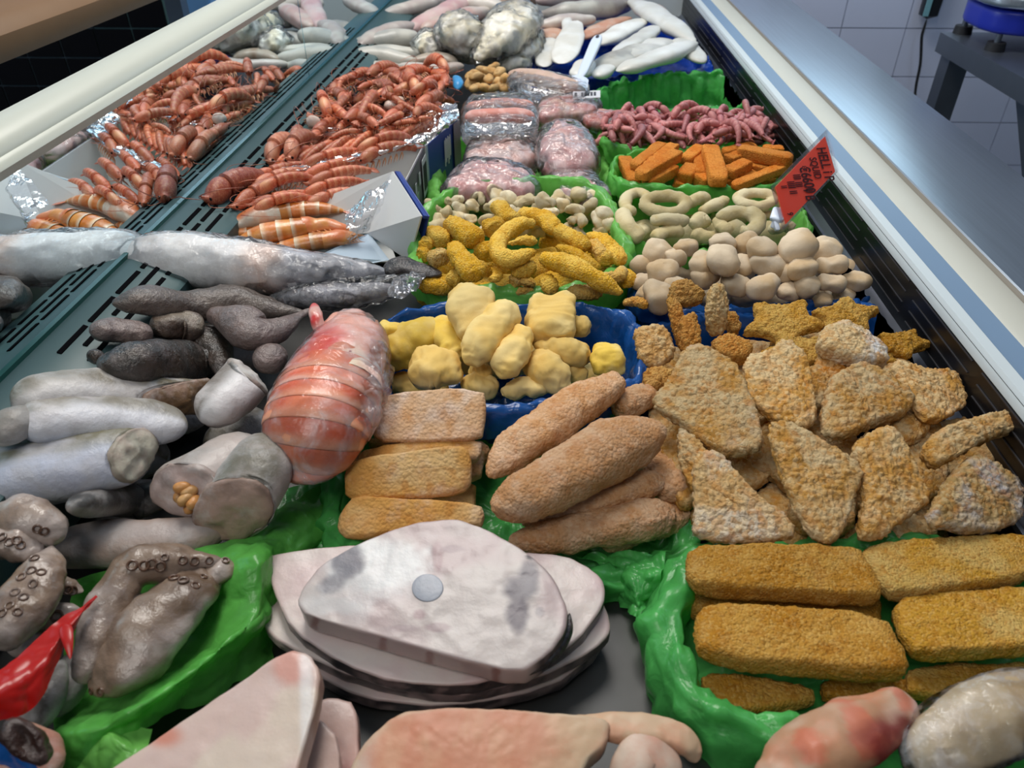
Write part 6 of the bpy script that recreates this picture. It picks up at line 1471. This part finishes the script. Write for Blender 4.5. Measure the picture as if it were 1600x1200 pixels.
for k, (s0, s1) in enumerate(((.06, .16), (.3, .38), (.42, .5), (.54, .6), (.64, .72), (.76, .84))):
    f = lambda s, w: (A_ + (B_ - A_) * s) * (1 - w) + (D_ + (C_ - D_) * s) * w + np.array([0, 0, .0008])
    part('print_mark', quadslab(f(s0, .75), f(s1, .75), f(s1, .25), f(s0, .25), .0005), 'print_dark', t)
pack('film pack tail of red fish reaching under the pink prawns', [(905, 172), (935, 166), (985, 178), (1000, 190), (950, 190), (910, 186)], .105, .02, L(184, 96, 84), L(206, 140, 124))
# mussels
MS = crumbcol(L(196, 150, 88), L(212, 176, 120), 80, .5, L(150, 100, 50))
mv = variants('mussel', 'seafood_pale', MS, 4, lambda: lumpy((.017, .011, .009), 18, 12, .003, 60))
ml = [(738, 118), (752, 110), (766, 112), (780, 114), (735, 130), (750, 126), (764, 124), (778, 128), (742, 138), (758, 138), (772, 138), (790, 124), (786, 136), (745, 120), (770, 106)]
for k, (u, v) in enumerate(ml):
    instance(mv[k % 4], 'mussel', 'shelled brownish mussel in the small heap left of the fillet pack', 'mussel', 'shelled mussels', P(u, v, .10 + .012 * (v < 125)), (RNG.uniform(-.5, .5), RNG.uniform(-.5, .5), RNG.uniform(0, 6)), (1, 1, 1))
# ------------------------------------------------------------------ far end
food('squid_white', second=tuple(L(206, 202, 190)), amt=.4, nscale=30, bump=.25, bscale=120, rough=.4, coat=.15, spec=.4)
WH = crumbcol(L(212, 210, 202), L(226, 226, 222), 20, .5)
def far(pts, wpx, label, col, hr=.4, name='squid_fillet', cat='squid', mat='squid_white', ends=(4, 4), lump=.003, sq=2.4, group=None):
    wpx = [w * (1.2 if name == 'squid_fillet' else 1.1) for w in wpx]
    g = disp(tubepx(pts, wpx, hr, 28, 44, ends=ends, sq=sq)[0], lump, 22, 2)
    return solo(name, g, mat, label, cat, group, col(g[0], None) if callable(col) else col)
BW = crumbcol(L(196, 140, 112), L(204, 160, 134), 20, .5)
GY = crumbcol(L(150, 146, 138), L(190, 188, 180), 24, .5)
far([(845, 62, .10), (878, 52, .10)], [40, 40], 'reddish brown squid flap at the back left of the white fillets', BW, .4)
far([(905, 62, .10), (950, 40, .105), (985, 28, .105)], [24, 26, 20], 'reddish brown squid strip behind the white spatula', BW, .5)
far([(1010, 10, .12), (1030, 24, .12), (1050, 34, .115)], [36, 30, 16], 'pinkish squid tip at the far right beside the blue liner', BW, .5)
far([(850, 105, .09), (856, 75, .10), (862, 60, .11)], [30, 30, 22], 'white fillet standing upright at the far left of the fillets', WH, .35)
far([(890, 52, .12), (886, 40, .125), (888, 22, .13)], [10, 14, 10], 'narrow white fillet tip sticking up behind the upright fillet', WH, .6)
far([(876, 100, .10), (888, 70, .115), (902, 32, .13)], [34, 38, 26], 'tall upright white fillet left of the spatula', WH, .3)
far([(930, 110, .10), (970, 92, .11), (1025, 62, .12)], [40, 44, 30], 'grey-smudged fillet lying at the centre right', GY, .35)
far([(935, 70, .11), (970, 50, .115), (1010, 30, .12)], [30, 34, 26], 'yellowish white fillet slanting behind the grey one', WH, .4)
far([(960, 82, .118), (1000, 62, .122), (1025, 42, .126)], [22, 28, 24], 'pale fillet with rounded end slanting to the right', WH, .45)
far([(985, 90, .115), (1020, 72, .115), (1060, 70, .11)], [40, 44, 36], 'broad grey-white fillet in the middle of the heap', crumbcol(L(176, 174, 168), L(206, 204, 198), 24, .5), .35)
far([(985, 2, .135), (1015, 18, .135), (1045, 38, .13), (1085, 66, .12)], [24, 34, 34, 22], 'long curled white fillet arching along the right', WH, .5)
far([(1060, 64, .115), (1080, 82, .11), (1098, 98, .105)], [36, 34, 20], 'pale fillet tip hanging over the blue liner at the right', WH, .4)
far([(962, 112, .115), (1000, 100, .12), (1050, 82, .122), (1088, 66, .122)], [26, 34, 34, 22], 'long smooth white fillet lying in front, pointing up right', WH, .5)
far([(932, 120, .105), (948, 108, .105), (952, 104, .10)], [26, 24, 14], 'small white fillet piece just behind the empty green liner', WH, .5)
far([(905, 120, .10), (918, 95, .11)], [34, 30], 'white fillet behind the spatula handle', WH, .35)
# spatula handle
plain('white_plastic', L(214, 224, 240), .3, spec=.5)
sc_ = thing('plastic_spatula', 'white plastic spatula handle with a hanging hole, standing among the packs', 'spatula', P(905, 120, .10))
a, b = P(907, 122, .12), P(936, 55, .155)
part('handle', tube([a, a * .5 + b * .5, b], [(.010, .006), (.011, .006), (.013, .006)], 24, 40, sq=3, ends=(8, 5)), 'white_plastic', sc_)
hc = a * .1 + b * .9; dn_ = (b - a) / np.linalg.norm(b - a); nn_ = np.cross(np.cross(dn_, (0, 0, 1)), dn_); nn_ /= np.linalg.norm(nn_); nn_ = nn_ if nn_[2] > 0 else -nn_
part('hanging_hole', tube([hc - dn_ * .008 + nn_ * .0058, hc + dn_ * .008 + nn_ * .0058], [(.0035, .0008)] * 2, 14, 14, ends=(3, 3), up=nn_), 'print_dark', sc_, label='dark hanging hole')
g = sheet([[(893, 118, .13), (908, 116, .135), (920, 124, .13)], [(900, 132, .125), (910, 134, .13), (918, 142, .125)]], 16, 16, .002, 40); part('blade', g, 'white_plastic', sc_)
# whole squid and bagged fish at the back
far([(840, 22, .12), (900, 18, .125), (950, 12, .125), (985, 6, .12)], [24, 34, 34, 30], 'whole grey-white squid with a dark mottled end at the far end', crumbcol(L(206, 206, 196), L(150, 140, 134), 14, .5), .8, 'whole_squid')
far([(838, 2, .14), (900, -6, .14), (990, -10, .14)], [26, 34, 30], 'purplish squid lying at the top edge above the grey-white squid', crumbcol(L(160, 136, 136), L(186, 170, 166), 14, .5), .8, 'whole_squid')
far([(640, 48, .12), (690, 22, .13), (760, -8, .135)], [24, 28, 26], 'long pink squid tube slanting at the top, left of the bags', crumbcol(L(190, 150, 150), L(206, 176, 172), 18, .5), .8, 'whole_squid')
far([(660, 46, .12), (710, 30, .125), (765, 16, .125)], [28, 28, 26], 'pinkish squid tube with a pale end below the long pink one', crumbcol(L(196, 160, 152), L(206, 190, 180), 18, .5), .8, 'whole_squid')
far([(590, 60, .11), (640, 44, .115)], [20, 24], 'pinkish squid tube end near the glass', crumbcol(L(190, 160, 156), L(206, 180, 174), 18, .5), .7, 'whole_squid')
far([(770, 12, .13), (800, 2, .13), (840, -6, .13)], [26, 30, 30], 'brown squid heads in shadow at the top edge', crumbcol(L(130, 104, 84), L(166, 140, 120), 30, .5), .8, 'whole_squid')
for (pts, w, lab) in (([(536, 98, .10), (580, 88, .105), (650, 96, .10)], [22, 30, 26], 'grey squid tube at the left by the glass, behind the prawn heap'), ([(545, 70, .115), (600, 62, .12), (655, 58, .12)], [20, 28, 30], 'white bagged squid tube lying behind the grey ones'), ([(530, 112, .09), (570, 106, .095), (640, 106, .09)], [14, 20, 18], 'small pale squid tube just behind the prawn heap'), ([(560, 80, .105), (620, 80, .108), (670, 86, .105)], [18, 20, 18], 'squid tube between the white bagged one and the grey one'), ([(520, 100, .085), (545, 92, .09), (600, 96, .09)], [20, 22, 20], 'squid tube end closest to the glass at the far left'), ([(640, 98, .10), (680, 92, .105), (715, 100, .10)], [20, 24, 22], 'brownish squid tube right of the grey ones')):
    far(pts, w, lab, crumbcol(L(176, 176, 170), L(206, 204, 194), 24, .5) if 'brown' not in lab else crumbcol(L(150, 120, 96), L(190, 176, 160), 24, .5), .8, 'whole_squid')
for (pts, w, lab) in (([(600, 22, .12), (650, 10, .125), (700, -6, .13)], [20, 24, 22], 'pale squid tube at the top edge near the cream panel'), ([(560, 72, .12), (600, 52, .125), (650, 40, .125)], [22, 26, 22], 'white squid tube end above the bagged one by the glass'), ([(650, 72, .12), (690, 66, .125), (720, 70, .12)], [22, 26, 22], 'pale squid tube under the crumpled bags'), ([(620, 104, .095), (680, 108, .10), (725, 104, .10)], [18, 20, 18], 'thin pale squid strip right behind the prawn heap'), ([(700, 10, .13), (745, 6, .135), (790, 14, .13)], [26, 30, 26], 'grey-pink squid body at the top between the bags'), ([(840, 40, .115), (880, 34, .12), (930, 30, .12)], [20, 24, 22], 'squid tube in shadow behind the white fillets')):
    far(pts, w, lab, crumbcol(L(190, 176, 170), L(214, 206, 198), 24, .5), .8, 'whole_squid')
for k in range(22):
    u, v = 540 + (k % 8) * 40, 60 + (k // 8) * 24 - (k % 8) * 4
    far([(u - 20, v + 4, .08), (u + 30, v - 4, .08)], [26, 26], 'grey squid tube buried under the squid and bags at the far end', crumbcol(L(160, 156, 150), L(196, 190, 182), 24, .5), .8, 'whole_squid', group='buried squid tubes')
food('pale_fish', second=tuple(L(222, 214, 190)), amt=.5, nscale=26, frost=tuple(L(236, 234, 226)), fscale=30, flo=.45, fhi=.7, famt=.5, bump=.35, bscale=120, bdist=.002, rough=.5, coat=0, spec=.4)
def bagfish(label, pts, w, lum=.010):
    g, _ = tubepx(pts, w, .7, 36, 50, ends=(3, 3)); g = disp(disp(g, lum, 30, 3), .003, 80, 2)
    o = thing('bagged_fish', label, 'fish', base_of(g[0]))
    part('body', g, 'pale_fish', o, mixc(mixc(L(222, 212, 184), L(238, 234, 222), sstep(-.3, .3, fbm(g[0], 26, 3, ns()))), L(112, 108, 104), sstep(.3, .7, fbm(g[0], 36, 3, ns())) * .8))
    f, _ = tubepx(pts, [x * 1.12 for x in w], .75, 44, 70, ends=(3, 3)); part('film', disp(f, .008, 34, 3, ridged=True), 'cling_film', o)
bagfish('crumpled bag of whitish fish heads at the centre of the far end', [(698, 38, .14), (722, 56, .145), (738, 84, .12)], [40, 66, 44])
bagfish('tall crumpled bag of whitish fish right of the first bag', [(825, 20, .15), (790, 50, .15), (742, 92, .12)], [56, 66, 30])
bagfish('small whitish bagged fish head left of the crumpled bags', [(664, 62, .125), (676, 82, .115)], [38, 36], .006)
bagfish('dark-finned bagged fish under the tall bag near the blue liner', [(800, 92, .10), (828, 72, .11), (836, 50, .12)], [30, 32, 26], .006)
bagfish('bagged silver fish lying low under the tall bag', [(770, 98, .095), (800, 100, .095), (825, 96, .095)], [20, 26, 20], .005)
# ------------------------------------------------------------------ price card
plain('card_red', L(255, 84, 56), .5); plain('ink', L(60, 16, 20), .6); film_mat('card_sleeve', milk=.04, wrinkle=5, strength=.05, gl=.6)
a, b, c = P(1212, 292, .145), P(1228, 350, .108), P(1305, 268, .145); d = a + c - b
pc = thing('price_card', 'red handwritten price card in a clear sleeve, leaning on the freezer rail', 'price card', b)
n = np.cross(b - a, d - a); n /= np.linalg.norm(n); n = n if np.dot(n, CAMP - a) > 0 else -n
ex = (c - d); ey = (d - a)        # text runs along d->c, lines stack from d towards a
cq = lambda s, t, o=0: d + ex * s - ey * t + n * o
part('card', quadslab(*( [cq(0, 0), cq(0, 1), cq(1, 1), cq(1, 0)] if np.dot(np.cross(cq(0, 1) - cq(0, 0), cq(1, 0) - cq(0, 0)), n) > 0 else [cq(0, 0), cq(1, 0), cq(1, 1), cq(0, 1)]), .0012), 'card_red', pc)
m_ = .06
part('sleeve', quadslab(*( [cq(-m_*2, -m_, .001), cq(-m_*2, 1 + m_, .001), cq(1 + m_, 1 + m_, .001), cq(1 + m_, -m_, .001)] ), .0028), 'card_sleeve', pc)
def text(s, x, t, size, name='handwriting'):
    cu = bpy.data.curves.new(name, 'FONT'); cu.body = s; cu.size = 1; cu.extrude = 0.0; cu.offset = .022; cu.materials.append(MATS['ink'])
    t_ = bpy.data.objects.new('text_source', cu)
    me = bpy.data.meshes.new_from_object(t_); bpy.data.objects.remove(t_); me.name = name
    o = bpy.data.objects.new(name, me); COLL.objects.link(o); o.parent = pc
    X = ex / np.linalg.norm(ex); Y = ey / np.linalg.norm(ey); Y = Y - X * np.dot(X, Y); Y /= np.linalg.norm(Y); Z = np.cross(X, Y)
    o_ = cq(x, t, .0016) - b; M = Matrix.Identity(4)
    for i in range(3): M[i][0], M[i][1], M[i][2], M[i][3] = X[i] * size, Y[i] * size * 1.7, Z[i] * size, o_[i]
    o.matrix_local = M
hx = np.linalg.norm(ex); wy = np.linalg.norm(ey)
text('HELL i P', .04, .21, hx * .27); text('SQUID', .10, .37, hx * .20); text('€6600', .06, .57, hx * .28); text('III III', .10, .70, hx * .2); text('IIII II', .12, .82, hx * .2); text('1 B', .62, .60, hx * .26); text('II', .08, .93, hx * .16); text('9', .78, .95, hx * .16)
cl = thing('card_clip', 'small white plastic clip holding the foot of the price card', 'clip', P(1210, 355, .085))
part('clip_body', tube([P(1220, 326, .118), P(1212, 346, .108)], [(.010, .004), (.009, .004)], 16, 14, sq=5, ends=(10, 10)), 'white_plastic', cl)
for q in ((1207, 357), (1215, 361)): part('prong', tube([P(1211, 344, .108), P(*q, .098)], [(.0035, .003)] * 2, 10, 8, sq=4, ends=(8, 8)), 'white_plastic', cl)
